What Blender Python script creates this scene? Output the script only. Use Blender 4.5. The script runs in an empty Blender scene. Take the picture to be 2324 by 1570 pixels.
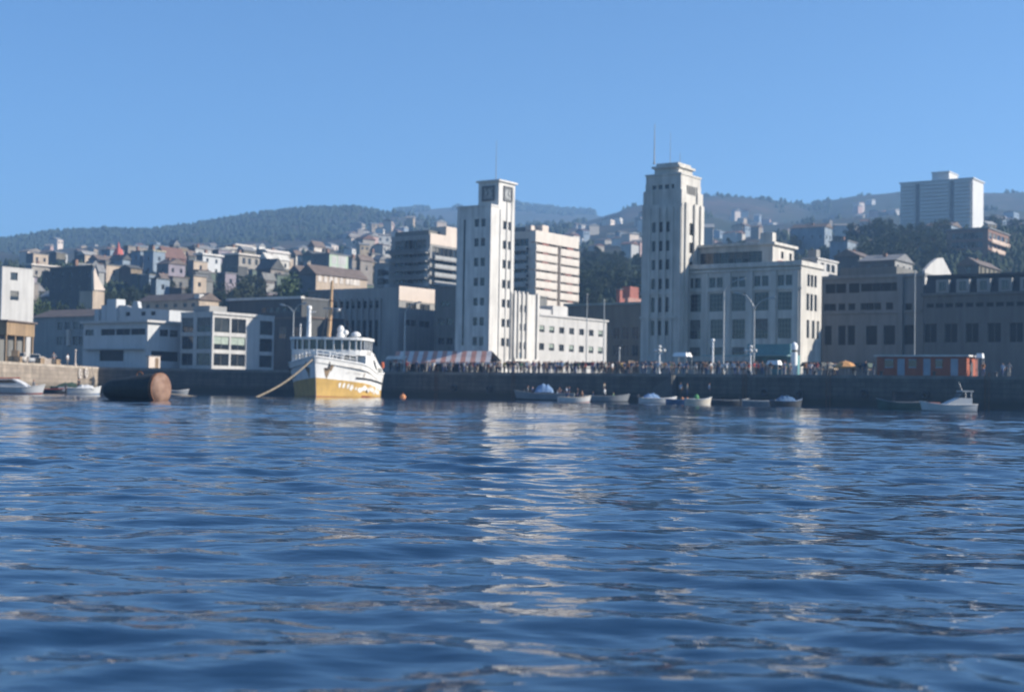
# settings tuned against the photograph
SUN_STR, SKY_STR, EXPO = 4.3, 0.052, 1.20
SKY_AIR, SKY_DUST, SKY_OZ = 1.0, 0.2, 5.0
SKY_TINT = (0.72, 1.0, 1.22, 1)
WAVE = 1.12
HAZE_D = 0.00033
HAZE_COL = (0.36, 0.63, 1.0, 1)
import bpy, bmesh, math, random
import numpy as np
from mathutils import Vector, Matrix
random.seed(7)
R_ = math.radians
S = bpy.context.scene
COL = S.collection

# ---------------------------------------------------------------- camera
FPX, CX, CY = 3155.0, 1162.0, 785.0          # focal length and centre in units of a 2324 px wide frame
EYE = 1.15
cam = bpy.data.cameras.new('camera')
cam.sensor_width = 36.0
cam.lens = FPX / 2324 * 36
cam.clip_start, cam.clip_end = 0.1, 12000
cam.dof.use_dof = True
cam.dof.focus_distance = 15.0
cam.dof.aperture_fstop = 1.8
co = bpy.data.objects.new('camera', cam)
COL.objects.link(co)
MR = Matrix.Rotation(R_(90 + 1.88), 3, 'X') @ Matrix.Rotation(0.0172, 3, 'Z')
co.matrix_world = Matrix.Translation((0, 0, EYE)) @ MR.to_4x4()
S.camera = co

# measuring: a point of the photograph -> a direction from the standpoint
ZM = {'1': (0, 540, 3.7375), '2': (380, 540, 3.7375), '3': (620, 600, 4.6188), '4': (860, 380, 3.271),
      '5': (1180, 700, 4.8417), 'q': (1440, 260, 2.617), 'w': (1840, 360, 3.925), 'e': (1560, 740, 5.282),
      'r': (1900, 640, 4.907), 'a': (760, 500, 4.3625), 'b': (1160, 500, 4.3618), 'c': (27, 560, 7.85),
      'd': (27, 760, 8.723), 'm': (880, 780, 6.4556), 'f': (1200, 820, 8.3), 'g': (280, 550, 6.835),
      'h': (600, 550, 7.7467), 'i': (1560, 540, 5.81)}
def px(p):
    if len(p) == 3:
        a, b, s = ZM[p[0]]
        return ((a + p[1] / s) / 1.0163, (b + p[2] / s) / 1.0163)
    return p
def ray(p):
    x, y = px(p)
    d = MR @ Vector(((x - CX) / FPX, -(y - CY) / FPX, -1))
    return d / d.y
def pt(p, Y):
    d = ray(p)
    return Vector((d.x * Y, Y, EYE + d.z * Y))
def hor(x):
    return 888.5 + 0.0172 * (x - 1162)

# ---------------------------------------------------------------- materials
MATS = {}
def mat(name, col, rough=0.75, var=0.18, scale=0.6, streak=0.0, bump=0.0, metal=0.0, col2=None, spec=0.4, fine=0.0):
    if name in MATS:
        return MATS[name]
    m = bpy.data.materials.new(name)
    m.use_nodes = True
    nt = m.node_tree
    b = nt.nodes['Principled BSDF']
    b.inputs['Roughness'].default_value = rough
    b.inputs['Metallic'].default_value = metal
    b.inputs['Specular IOR Level'].default_value = spec
    tc = nt.nodes.new('ShaderNodeTexCoord')
    n = nt.nodes.new('ShaderNodeTexNoise')
    n.inputs['Scale'].default_value = scale
    n.inputs['Detail'].default_value = 6
    n.inputs['Roughness'].default_value = 0.62
    nt.links.new(tc.outputs['Object'], n.inputs['Vector'])
    fac = n.outputs['Fac']
    if streak > 0:
        mp = nt.nodes.new('ShaderNodeMapping')
        mp.inputs['Scale'].default_value = (1.1, 1.1, 0.09)
        nt.links.new(tc.outputs['Object'], mp.inputs['Vector'])
        n2 = nt.nodes.new('ShaderNodeTexNoise')
        n2.inputs['Scale'].default_value = 1.3
        n2.inputs['Detail'].default_value = 5
        nt.links.new(mp.outputs[0], n2.inputs['Vector'])
        mx = nt.nodes.new('ShaderNodeMix')
        mx.inputs[0].default_value = streak
        nt.links.new(fac, mx.inputs[2])
        nt.links.new(n2.outputs['Fac'], mx.inputs[3])
        fac = mx.outputs[0]
    mr = nt.nodes.new('ShaderNodeMapRange')
    mr.inputs['From Min'].default_value = 0.3
    mr.inputs['From Max'].default_value = 0.7
    nt.links.new(fac, mr.inputs['Value'])
    mc = nt.nodes.new('ShaderNodeMix')
    mc.data_type = 'RGBA'
    c2 = col2 if col2 else tuple(c * (1 - 2 * var) for c in col)
    c1 = col if col2 else tuple(min(0.92, c * (1 + var * 0.5)) for c in col)
    mc.inputs[6].default_value = (*c2, 1)
    mc.inputs[7].default_value = (*c1, 1)
    nt.links.new(mr.outputs[0], mc.inputs[0])
    nt.links.new(mc.outputs[2], b.inputs['Base Color'])
    if bump > 0:
        bp = nt.nodes.new('ShaderNodeBump')
        bp.inputs['Strength'].default_value = bump
        bp.inputs['Distance'].default_value = 0.05
        nf = nt.nodes.new('ShaderNodeTexNoise')
        nf.inputs['Scale'].default_value = scale * 8
        nf.inputs['Detail'].default_value = 4
        nt.links.new(tc.outputs['Object'], nf.inputs['Vector'])
        nt.links.new(nf.outputs['Fac'], bp.inputs['Height'])
        nt.links.new(bp.outputs[0], b.inputs['Normal'])
    MATS[name] = m
    return m

def glass(name, col, rough=0.06):
    m = mat(name, col, rough, 0.25, 0.4, spec=0.6)
    return m
G_DARK = glass('window_glass_dark', (0.022, 0.026, 0.03))
G_MID = glass('window_glass_mid', (0.05, 0.06, 0.065), 0.1)
G_DULL = mat('dull_shade_pane', (0.016, 0.019, 0.021), 0.55, 0.3, 0.5, spec=0.2)  # dark non-reflecting pane: shade of the shaded facades put into its colour
G_CURT = mat('window_curtain', (0.15, 0.15, 0.135), 0.6, 0.3, 2.0)
G_GRN = mat('green_shutter', (0.30, 0.36, 0.30), 0.6, 0.2, 2.0)
FR_W = mat('frame_grey', (0.16, 0.16, 0.15), 0.5, 0.1)
FR_D = mat('frame_dark', (0.09, 0.09, 0.085), 0.5, 0.1)
WHITE = mat('white_paint', (0.80, 0.80, 0.78), 0.45, 0.05, 0.8, streak=0.5)
WHITE_W = mat('white_render', (0.46, 0.45, 0.43), 0.8, 0.14, 0.35, streak=0.6, bump=0.15)
STEEL = mat('grey_steel', (0.32, 0.33, 0.34), 0.45, 0.12, 2.0, metal=0.3)
DARKM = mat('dark_metal', (0.06, 0.06, 0.06), 0.5, 0.2, 2.0)
WOOD = mat('weathered_wood', (0.24, 0.16, 0.09), 0.8, 0.3, 1.2, streak=0.6)
ROOFG = mat('grey_roof', (0.20, 0.20, 0.20), 0.9, 0.2, 0.5)
RED = mat('red_paint', (0.29, 0.09, 0.06), 0.6, 0.2, 1.0, streak=0.4)
RUST = mat('rusty_iron', (0.20, 0.09, 0.045), 0.85, 0.3, 1.6, streak=0.4, bump=0.3)

# ---------------------------------------------------------------- mesh builder
class MB:
    def __init__(s):
        s.v, s.f, s.m = [], [], []
    def face(s, pts, mi=0):
        i = len(s.v)
        s.v += [tuple(p) for p in pts]
        s.f.append(tuple(range(i, i + len(pts))))
        s.m.append(mi)
    def add(s, vs, fs, mi=0):
        i = len(s.v)
        s.v += [tuple(p) for p in vs]
        for f in fs:
            s.f.append(tuple(i + k for k in f))
            s.m.append(mi)
    def box(s, a, b, mi=0, M=None):
        x0, y0, z0 = a
        x1, y1, z1 = b
        vs = [Vector(p) for p in ((x0, y0, z0), (x1, y0, z0), (x1, y1, z0), (x0, y1, z0), (x0, y0, z1), (x1, y0, z1), (x1, y1, z1), (x0, y1, z1))]
        if M is not None:
            vs = [M @ p for p in vs]
        s.add(vs, ((3, 2, 1, 0), (4, 5, 6, 7), (0, 1, 5, 4), (1, 2, 6, 5), (2, 3, 7, 6), (3, 0, 4, 7)), mi)
    def tube(s, path, rad, n=8, mi=0, cap=True):
        path = [Vector(p) for p in path]
        if not isinstance(rad, (list, tuple)):
            rad = [rad] * len(path)
        rings = []
        for i, p in enumerate(path):
            d = (path[min(i + 1, len(path) - 1)] - path[max(i - 1, 0)]).normalized()
            up = Vector((0, 0, 1)) if abs(d.z) < 0.95 else Vector((1, 0, 0))
            a = d.cross(up).normalized()
            b = a.cross(d)
            rings.append([p + (a * math.cos(2 * math.pi * k / n) + b * math.sin(2 * math.pi * k / n)) * rad[i] for k in range(n)])
        vs = [q for r in rings for q in r]
        fs = []
        for i in range(len(path) - 1):
            for k in range(n):
                fs.append((i * n + k, i * n + (k + 1) % n, (i + 1) * n + (k + 1) % n, (i + 1) * n + k))
        if cap:
            fs.append(tuple(reversed(range(n))))
            fs.append(tuple((len(path) - 1) * n + k for k in range(n)))
        s.add(vs, fs, mi)
    def lathe(s, prof, n=16, mi=0, M=None, c=(0, 0, 0)):
        vs, fs = [], []
        for r, z in prof:
            for k in range(n):
                q = Vector((r * math.cos(2 * math.pi * k / n), r * math.sin(2 * math.pi * k / n), z)) + Vector(c)
                vs.append(M @ q if M is not None else q)
        for i in range(len(prof) - 1):
            for k in range(n):
                fs.append((i * n + k, i * n + (k + 1) % n, (i + 1) * n + (k + 1) % n, (i + 1) * n + k))
        fs.append(tuple(reversed(range(n))))
        fs.append(tuple((len(prof) - 1) * n + k for k in range(n)))
        s.add(vs, fs, mi)
    def prism(s, poly, z0, z1, mi=0, mi_top=None):
        n = len(poly)
        vs = [(x, y, z0) for x, y in poly] + [(x, y, z1) for x, y in poly]
        s.add(vs, [(k, (k + 1) % n, n + (k + 1) % n, n + k) for k in range(n)] + [tuple(reversed(range(n)))], mi)
        s.add([(x, y, z1) for x, y in poly], [tuple(range(n))], mi if mi_top is None else mi_top)
    def extrude(s, poly, y0, y1, mi=0):
        """polygon in local x,z pushed along y"""
        n = len(poly)
        vs = [(x, y0, z) for x, z in poly] + [(x, y1, z) for x, z in poly]
        s.add(vs, [(k, (k + 1) % n, n + (k + 1) % n, n + k) for k in range(n)] + [tuple(range(n)), tuple(reversed(range(n, 2 * n)))], mi)
    def ball(s, c, r, mi=0, nu=10, nv=6, sq=(1, 1, 1)):
        prof = [(max(0.001, math.sin(math.pi * i / nv)) * r * sq[0], -math.cos(math.pi * i / nv) * r * sq[2]) for i in range(nv + 1)]
        s.lathe(prof, nu, mi, c=c)
    def mesh(s, name, mats, smooth=False, fix=True):
        me = bpy.data.meshes.new(name)
        me.from_pydata(s.v, [], s.f)
        for m in (mats if isinstance(mats, (list, tuple)) else [mats]):
            me.materials.append(m)
        me.polygons.foreach_set('material_index', s.m)
        if fix:
            bm = bmesh.new()
            bm.from_mesh(me)
            bmesh.ops.remove_doubles(bm, verts=bm.verts, dist=0.0005)
            bmesh.ops.recalc_face_normals(bm, faces=bm.faces)
            bm.to_mesh(me)
            bm.free()
        if smooth:
            me.polygons.foreach_set('use_smooth', [True] * len(me.polygons))
            try:
                me.set_sharp_from_angle(angle=R_(38))
            except Exception:
                pass
        me.update()
        return me
    def build(s, name, mats, parent=None, loc=(0, 0, 0), rz=0, smooth=False, fix=True):
        return link(name, s.mesh(name, mats, smooth, fix), parent, loc, rz)

def link(name, me, parent=None, loc=(0, 0, 0), rz=0):
    o = bpy.data.objects.new(name, me)
    COL.objects.link(o)
    o.location = loc
    o.rotation_euler = (0, 0, rz)
    if parent is not None:
        o.parent = parent
    return o
def tag(o, label=None, cat=None, group=None, kind=None):
    if label: o['label'] = label
    if cat: o['category'] = cat
    if group: o['group'] = group
    if kind: o['kind'] = kind
    return o
def root(name, label, cat, loc=(0, 0, 0), rz=0, group=None):
    return tag(link(name, None, None, loc, rz), label, cat, group)
def copy_tree(o, parent=None):
    c = o.copy()
    COL.objects.link(c)
    c.parent = parent
    for ch in list(o.children):
        copy_tree(ch, c)
    return c

# ---------------------------------------------------------------- windows (shared meshes)
WCACHE = {}
def window_mesh(w, h, style, variant):
    key = (round(w, 1), round(h, 1), style, variant)
    if key in WCACHE:
        return WCACHE[key], key[0], key[1]
    w, h = max(0.2, key[0]), max(0.2, key[1])
    g = {0: G_DARK, 1: G_DARK, 2: G_MID, 3: G_CURT, 4: G_GRN, 5: G_DULL}[variant]
    b = MB()
    f = min(0.07, w * 0.12)
    y0, y1, yg = 0.14, 0.21, 0.19
    if style != 'hole':
        b.box((0.004, y0, 0.004), (f, y1, h - 0.004), 0); b.box((w - f, y0, 0.004), (w - 0.004, y1, h - 0.004), 0)
        b.box((f, y0, 0.004), (w - f, y1, f), 0); b.box((f, y0, h - f), (w - f, y1, h - 0.004), 0)
        nv = 1 if style in ('two', 'cross') else (3 if style == 'grid' else 0)
        for k in range(nv):
            x = w * (k + 1) / (nv + 1)
            b.box((x - 0.03, y0 + 0.01, f), (x + 0.03, y1, h - f), 0)
        nh = {'cross': 1, 'grid': 3}.get(style, 0)
        for k in range(nh):
            z = h * (k + 1) / (nh + 1) + (h * 0.12 if nh == 1 else 0)
            b.box((f, y0 + 0.015, z - 0.03), (w - f, y1, z + 0.03), 0)
    zb = h * 0.55 if variant in (3, 4) else h
    b.face([(f, yg, f), (w - f, yg, f), (w - f, yg, zb), (f, yg, zb)], 2 if variant in (3, 4) else 1)
    if variant in (3, 4):
        b.face([(f, yg - 0.01, zb * 0.75), (w - f, yg - 0.01, zb * 0.75), (w - f, yg - 0.01, h - f), (f, yg - 0.01, h - f)], 1)
    me = b.mesh('window', [FR_D if style in ('hole', 'plain') else FR_W, g, G_DARK], fix=False)
    WCACHE[key] = me
    return me, key[0], key[1]

ANG = R_(55)                                     # street grid: the sunlit sides run this way
RV, LV = Vector((math.cos(ANG), math.sin(ANG), 0)), Vector((-math.sin(ANG), math.cos(ANG), 0))

class Bld:
    """a building by its near corner: 'R' is the side running away to the right, 'L' the side to the left"""
    def __init__(s, name, label, cat, top, Y, xl=None, xr=None, zb=3.9, group=None, ang=None, wl=None, wr=None):
        a = ANG if ang is None else ang
        s.RV, s.LV = Vector((math.cos(a), math.sin(a), 0)), Vector((-math.sin(a), math.cos(a), 0))
        P = pt(top, Y)
        s.C, s.zb, s.h, s.a = Vector((P.x, P.y, 0)), zb, P.z - zb, a
        s.o = root(name, label, cat, (P.x, P.y, zb), a, group)
        s.wr = wr if wr else (s.hit('R', xr)[0] if xr else 10.0)
        s.wl = wl if wl else (s.hit('L', xl)[0] if xl else 10.0)
    def hit(s, face, p, off=0.0):
        d = ray(p)
        U, V = (s.RV, s.LV) if face == 'R' else (s.LV, s.RV)
        c = s.C + V * off
        t = (d.x * c.y - c.x) / (U.x - d.x * U.y)
        return t, EYE + d.z * (c.y + t * U.y) - s.zb
    def P(s, face, u, z, off=0.0):
        return Vector((u, off, z)) if face == 'R' else Vector((off, u, z))
    def grid(s, face, cols, rows, w, off=0.0, style='two'):
        out = []
        zs = []
        for (ya, yb) in rows:
            q = cols[0] if isinstance(cols[0], tuple) else (cols[0],)
            zs.append((s.hit(face, yb, off)[1], s.hit(face, ya, off)[1]))
        for c in cols:
            u = s.hit(face, c, off)[0]
            for (za, zt) in zs:
                out.append((u - w / 2, u + w / 2, za, zt, style))
        return out
    def facade(s, mb, face, u0, u1, z0, z1, wins=(), off=0.0, dep=0.24, mi=0):
        W = [q for q in wins if q[0] > u0 + 0.05 and q[1] < u1 - 0.05 and q[2] > z0 + 0.05 and q[3] < z1 - 0.05]
        us = sorted({u0, u1, *[round(q[0], 3) for q in W], *[round(q[1], 3) for q in W]})
        zs = sorted({z0, z1, *[round(q[2], 3) for q in W], *[round(q[3], 3) for q in W]})
        P = lambda u, z, d=0.0: s.P(face, u, z, off + d)
        for i in range(len(us) - 1):
            uc = (us[i] + us[i + 1]) / 2
            for j in range(len(zs) - 1):
                zc = (zs[j] + zs[j + 1]) / 2
                if any(q[0] < uc < q[1] and q[2] < zc < q[3] for q in W):
                    continue
                mb.face([P(us[i], zs[j]), P(us[i + 1], zs[j]), P(us[i + 1], zs[j + 1]), P(us[i], zs[j + 1])], mi)
        for q in W:
            a, b, c, d = [round(k, 3) for k in q[:4]]
            for (p1, p2) in (((a, c), (b, c)), ((b, c), (b, d)), ((b, d), (a, d)), ((a, d), (a, c))):
                mb.face([P(*p1), P(*p2), P(*p2, dep), P(*p1, dep)], mi)
            mb.face([P(a, c, dep), P(b, c, dep), P(b, d, dep), P(a, d, dep)], mi)
            s.window(face, a, b, c, d, q[4], off)
    def window(s, face, a, b, c, d, style, off=0.0):
        if style == 'hole0':
            return
        v = random.choices([0, 1, 2, 3], [4, 3, 3, 2])[0]
        if style == 'green':
            v, style = 4, 'two'
        if style == 'hole':
            v = 0
        if style.startswith('dark'):
            v, style = 5, style[4:] or 'plain'
        me, w, h = window_mesh(b - a, d - c, style, v)
        if face == 'R':
            o = link('window', me, s.o, (a, off, c), 0)
        else:
            o = link('window', me, s.o, (off, b, c), -math.pi / 2)
        o.scale = ((b - a) / w, 1, (d - c) / h)
        return o
    def shell(s, m, x0=0, y0=0, x1=None, y1=None, z0=-1.0, z1=None, R=(), L=(), name='wall', dep=0.24, mL=None):
        x1 = s.wr if x1 is None else x1
        y1 = s.wl if y1 is None else y1
        z1 = s.h if z1 is None else z1
        mb = MB()
        s.facade(mb, 'R', x0, x1, z0, z1, R, y0, dep)
        s.facade(mb, 'L', y0, y1, z0, z1, L, x0, dep, 1 if mL else 0)
        mb.face([(x0, y1, z0), (x1, y1, z0), (x1, y1, z1), (x0, y1, z1)])
        mb.face([(x1, y0, z0), (x1, y1, z0), (x1, y1, z1), (x1, y0, z1)])
        mb.face([(x0, y0, z1), (x1, y0, z1), (x1, y1, z1), (x0, y1, z1)])
        return mb.build(name, [m, mL] if mL else m, s.o)
    def roof(s, m, x0=0, y0=0, x1=None, y1=None, z=None, t=0.35, e=0.3, name='roof'):
        x1 = s.wr if x1 is None else x1
        y1 = s.wl if y1 is None else y1
        z = s.h if z is None else z
        mb = MB()
        mb.box((x0 - e, y0 - e, z + 0.003), (x1 + e, y1 + e, z + t))
        return mb.build(name, m, s.o)
    def gable(s, m, z=None, rise=2.0, e=0.4, along='x', name='roof', x0=0, y0=0, x1=None, y1=None):
        x1 = s.wr if x1 is None else x1
        y1 = s.wl if y1 is None else y1
        z = s.h if z is None else z
        mb = MB()
        a, b, c, d = x0 - e, x1 + e, y0 - e, y1 + e
        if along == 'x':
            p = [(a, c, z), (b, c, z), (b, d, z), (a, d, z), (a, (c + d) / 2, z + rise), (b, (c + d) / 2, z + rise)]
            fs = ((0, 1, 5, 4), (2, 3, 4, 5), (0, 4, 3), (1, 2, 5), (3, 2, 1, 0))
        else:
            p = [(a, c, z), (b, c, z), (b, d, z), (a, d, z), ((a + b) / 2, c, z + rise), ((a + b) / 2, d, z + rise)]
            fs = ((1, 2, 5, 4), (3, 0, 4, 5), (0, 1, 4), (2, 3, 5), (3, 2, 1, 0))
        mb.add(p, fs)
        return mb.build(name, m, s.o)
    def box(s, name, m, a, b):
        mb = MB()
        mb.box(a, b)
        return mb.build(name, m, s.o)
# ---------------------------------------------------------------- light and air
SUN_AZ, SUN_EL = 96.0, 27.0                       # from straight ahead towards the right, degrees
w = bpy.data.worlds.new('World')
S.world = w
w.use_nodes = True
nt = w.node_tree
bg = nt.nodes['Background']
sky = nt.nodes.new('ShaderNodeTexSky')
sky.sky_type = 'NISHITA'
sky.sun_disc = False
sky.sun_elevation = R_(SUN_EL)
sky.sun_rotation = R_(SUN_AZ)
sky.altitude = 0
sky.air_density = SKY_AIR
sky.dust_density = SKY_DUST
sky.ozone_density = SKY_OZ
tint = nt.nodes.new('ShaderNodeMix')                # the cool balance of the old film
tint.data_type = 'RGBA'
tint.blend_type = 'MULTIPLY'
tint.inputs[0].default_value = 1.0
tint.inputs[7].default_value = SKY_TINT
nt.links.new(sky.outputs[0], tint.inputs[6])
nt.links.new(tint.outputs[2], bg.inputs[0])
bg.inputs[1].default_value = SKY_STR
sd = bpy.data.lights.new('sun', 'SUN')
sd.energy = SUN_STR
sd.angle = R_(0.5)
sd.color = (1.0, 0.92, 0.81)
so = bpy.data.objects.new('sun', sd)
COL.objects.link(so)
az, el = R_(SUN_AZ), R_(SUN_EL)
sdir = Vector((math.cos(el) * math.sin(az), math.cos(el) * math.cos(az), math.sin(el)))
so.rotation_euler = sdir.to_track_quat('Z', 'Y').to_euler()
S.view_settings.view_transform = 'Standard'
S.view_settings.look = 'None'
S.view_settings.exposure = EXPO
S.view_settings.gamma = 1.0
S.cycles.max_bounces = 6
S.cycles.volume_bounces = 1
S.cycles.use_denoising = True

# ---------------------------------------------------------------- water
rng = np.random.default_rng(11)
def build_water():
    d = [2.4]
    while d[-1] < 345:
        d.append(d[-1] * 1.0042)
    d = np.array(d)
    u = np.concatenate([-np.array([4, 2.6, 1.8, 1.3, 1.0, .8]), np.arange(-.66, .6601, .0042), np.array([.8, 1.0, 1.3, 1.8, 2.6, 4])])
    D, U = np.meshgrid(d, u, indexing='ij')
    X, Y = U * D, D
    Z = np.zeros_like(X)
    sp = np.maximum(D * 0.0042, 0.02)
    # patches of livelier and calmer water
    pat = np.zeros_like(X)
    for lam, k in ((31, 1), (17, 1), (9, .8), (57, 1)):
        th = rng.uniform(-.5, .5)
        pat += k * np.sin(2 * np.pi / lam * (X * np.sin(th) * .45 + Y * np.cos(th)) + rng.uniform(0, 6.28))
    pat = 1 + 0.18 * pat
    comps = []
    for lam, n, slope in ((0.28, 11, .016), (0.45, 13, .028), (0.75, 13, .040), (1.2, 11, .034), (2.0, 9, .024), (3.4, 6, .013), (6.5, 4, .006)):
        for _ in range(n):
            comps.append((lam * rng.uniform(.75, 1.35), slope * rng.uniform(.6, 1.4) / math.sqrt(n) * 1.45, rng.normal(.18, .45 + .35 / (1 + lam)), rng.uniform(0, 6.28)))
    for lam, sl, th, ph in comps:
        k = 2 * np.pi / lam
        fade = np.clip((lam / sp - 3.0) / 3.0, 0, 1) * (1 + .25 * np.minimum(D / 60, 1))
        A = sl * WAVE / k
        arg = k * (X * math.sin(th) + Y * math.cos(th)) + ph + .35 * np.sin(.31 * X + .5 * ph) + .35 * np.sin(.23 * Y + ph)
        Z += A * fade * pat * (np.sin(arg) + .12 * np.cos(2 * arg))
    nr, nc = X.shape
    V = np.stack([X, Y, Z], -1).reshape(-1, 3).astype(np.float32)
    i = (np.arange(nr - 1)[:, None] * nc + np.arange(nc - 1)[None, :]).ravel()
    F = np.stack([i, i + 1, i + nc + 1, i + nc], -1).astype(np.int32)
    me = bpy.data.meshes.new('water')
    me.vertices.add(len(V)); me.vertices.foreach_set('co', V.ravel())
    me.loops.add(F.size); me.loops.foreach_set('vertex_index', F.ravel())
    me.polygons.add(len(F)); me.polygons.foreach_set('loop_start', np.arange(0, F.size, 4, dtype=np.int32))
    me.polygons.foreach_set('use_smooth', np.ones(len(F), dtype=bool))
    me.update(calc_edges=True)
    me.validate()
    m = bpy.data.materials.new('sea_water')
    m.use_nodes = True
    n = m.node_tree
    b = n.nodes['Principled BSDF']
    b.inputs['Base Color'].default_value = (0.006, 0.027, 0.066, 1)
    b.inputs['Roughness'].default_value = 0.035
    b.inputs['IOR'].default_value = 1.333
    tc = n.nodes.new('ShaderNodeTexCoord')
    mp = n.nodes.new('ShaderNodeMapping')
    mp.inputs['Scale'].default_value = (1.5, 3.2, 1)
    mp.inputs['Rotation'].default_value = (0, 0, .12)
    nz = n.nodes.new('ShaderNodeTexNoise')
    nz.inputs['Scale'].default_value = 1.0
    nz.inputs['Detail'].default_value = 3
    bp = n.nodes.new('ShaderNodeBump')
    bp.inputs['Strength'].default_value = 0.30
    bp.inputs['Distance'].default_value = 0.06
    n.links.new(tc.outputs['Object'], mp.inputs[0])
    n.links.new(mp.outputs[0], nz.inputs['Vector'])
    n.links.new(nz.outputs['Fac'], bp.inputs['Height'])
    n.links.new(bp.outputs[0], b.inputs['Normal'])
    me.materials.append(m)
    o = link('water', me)
    tag(o, 'dark blue rippled harbour water reflecting sky and quayside buildings', kind='structure')
build_water()

# ---------------------------------------------------------------- hills
RX = [-1500, 27, 120, 230, 330, 420, 520, 620, 700, 800, 870, 960, 1100, 1300, 1350, 1420, 1480, 1590, 1680, 1760, 1835, 1900, 2000, 2040, 2230, 2324, 4000]
RY = [600, 541, 527, 517, 518, 507, 490, 476, 469, 471, 486, 505, 520, 516, 497, 474, 460, 446, 447, 456, 465, 453, 443, 439, 441, 439, 460]
FX = [-1500, 700, 800, 870, 960, 1060, 1130, 1200, 1280, 1350, 1420, 4000]
FY = [700, 560, 500, 486, 475, 466, 463, 476, 486, 490, 520, 600]
HX = [-1500, 0, 200, 450, 700, 880, 1040, 1180, 1310, 1400, 1460, 1600, 1700, 1850, 1950, 2050, 2150, 2324, 4000]
PROF = [
    (255, None, 3.6), (300, None, 4.6),
    (352, [735, 720, 712, 702, 705, 715, 720, 720, 690, 680, 690, 700, 690, 690, 680, 680, 680, 680, 700]),
    (430, [680, 655, 650, 645, 650, 660, 680, 670, 648, 636, 644, 645, 635, 640, 600, 590, 590, 590, 620]),
    (520, [640, 610, 603, 596, 600, 612, 640, 615, 606, 594, 600, 590, 580, 580, 542, 531, 529, 527, 560]),
    (800, [630, 608, 602, 594, 588, 578, 600, 600, 578, 566, 570, 562, 550, 552, 546, 546, 546, 546, 570]),
    (1200, [615, 590, 584, 566, 548, 528, 538, 545, 540, 530, 524, 512, 512, 512, 500, 497, 497, 495, 540]),
    (1600, 'R'), (2050, 'R2'), (2500, 'F'), (3300, None, 20.0)]
def prof_z(X, Y):
    x = 1162 + FPX * X / Y
    h = 888.5 + 0.0172 * (x - 1162)
    out = []
    for p in PROF:
        if p[1] is None:
            out.append(np.full_like(x, p[2])); continue
        if p[1] == 'R': y = np.interp(x, RX, RY) + np.where(x < 880, 11, 5)
        elif p[1] == 'R2': y = np.maximum(np.interp(x, RX, RY) + 22, np.interp(x, FX, FY) + 12)
        elif p[1] == 'F': y = np.interp(x, FX, FY) + 3
        else: y = np.interp(x, HX, p[1])
        out.append(EYE + (h - y) / FPX * p[0])
    return out
_ph = np.random.default_rng(3).uniform(0, 6.28, (8, 2))
def terrain(X, Y):
    X, Y = np.asarray(X, float), np.asarray(Y, float)
    zs = prof_z(X, Y)
    ds = [p[0] for p in PROF]
    Z = np.zeros_like(X)
    for i in range(len(ds) - 1):
        t = np.clip((Y - ds[i]) / (ds[i + 1] - ds[i]), 0, 1)
        t = t * t * (3 - 2 * t) if i >= 4 else t
        seg = (Y >= ds[i]) & (Y <= ds[i + 1])
        Z = np.where(seg, zs[i] * (1 - t) + zs[i + 1] * t, Z)
    Z = np.where(Y > ds[-1], zs[-1], Z)
    n = np.zeros_like(X)
    for k, (lam, a) in enumerate(((420, 7), (230, 5), (140, 4), (90, 2.4), (60, 1.6), (37, 1.0), (23, .6), (14, .4))):
        n += a * np.sin(2 * np.pi * (X + .4 * Y) / lam + _ph[k, 0]) * np.sin(2 * np.pi * (Y - .3 * X) / lam / 1.3 + _ph[k, 1])
    amp = np.clip((Y - 600) / 700, 0, 1) * np.clip(np.minimum(np.abs(Y - 1600), np.abs(Y - 2500)) / 400, .12, 1)
    return np.where(Y < 300, Z, Z + n * np.minimum(amp + .02, .6) * np.where(Y > 520, 1, .3))
def tz(x, y):
    return float(terrain(np.array([x]), np.array([y]))[0])
def ground(p_x, Y):
    """where the hillside stands at depth Y straight behind picture column p_x"""
    X = (p_x - 1162) / FPX * Y
    return Vector((X, Y, tz(X, Y)))
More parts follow.
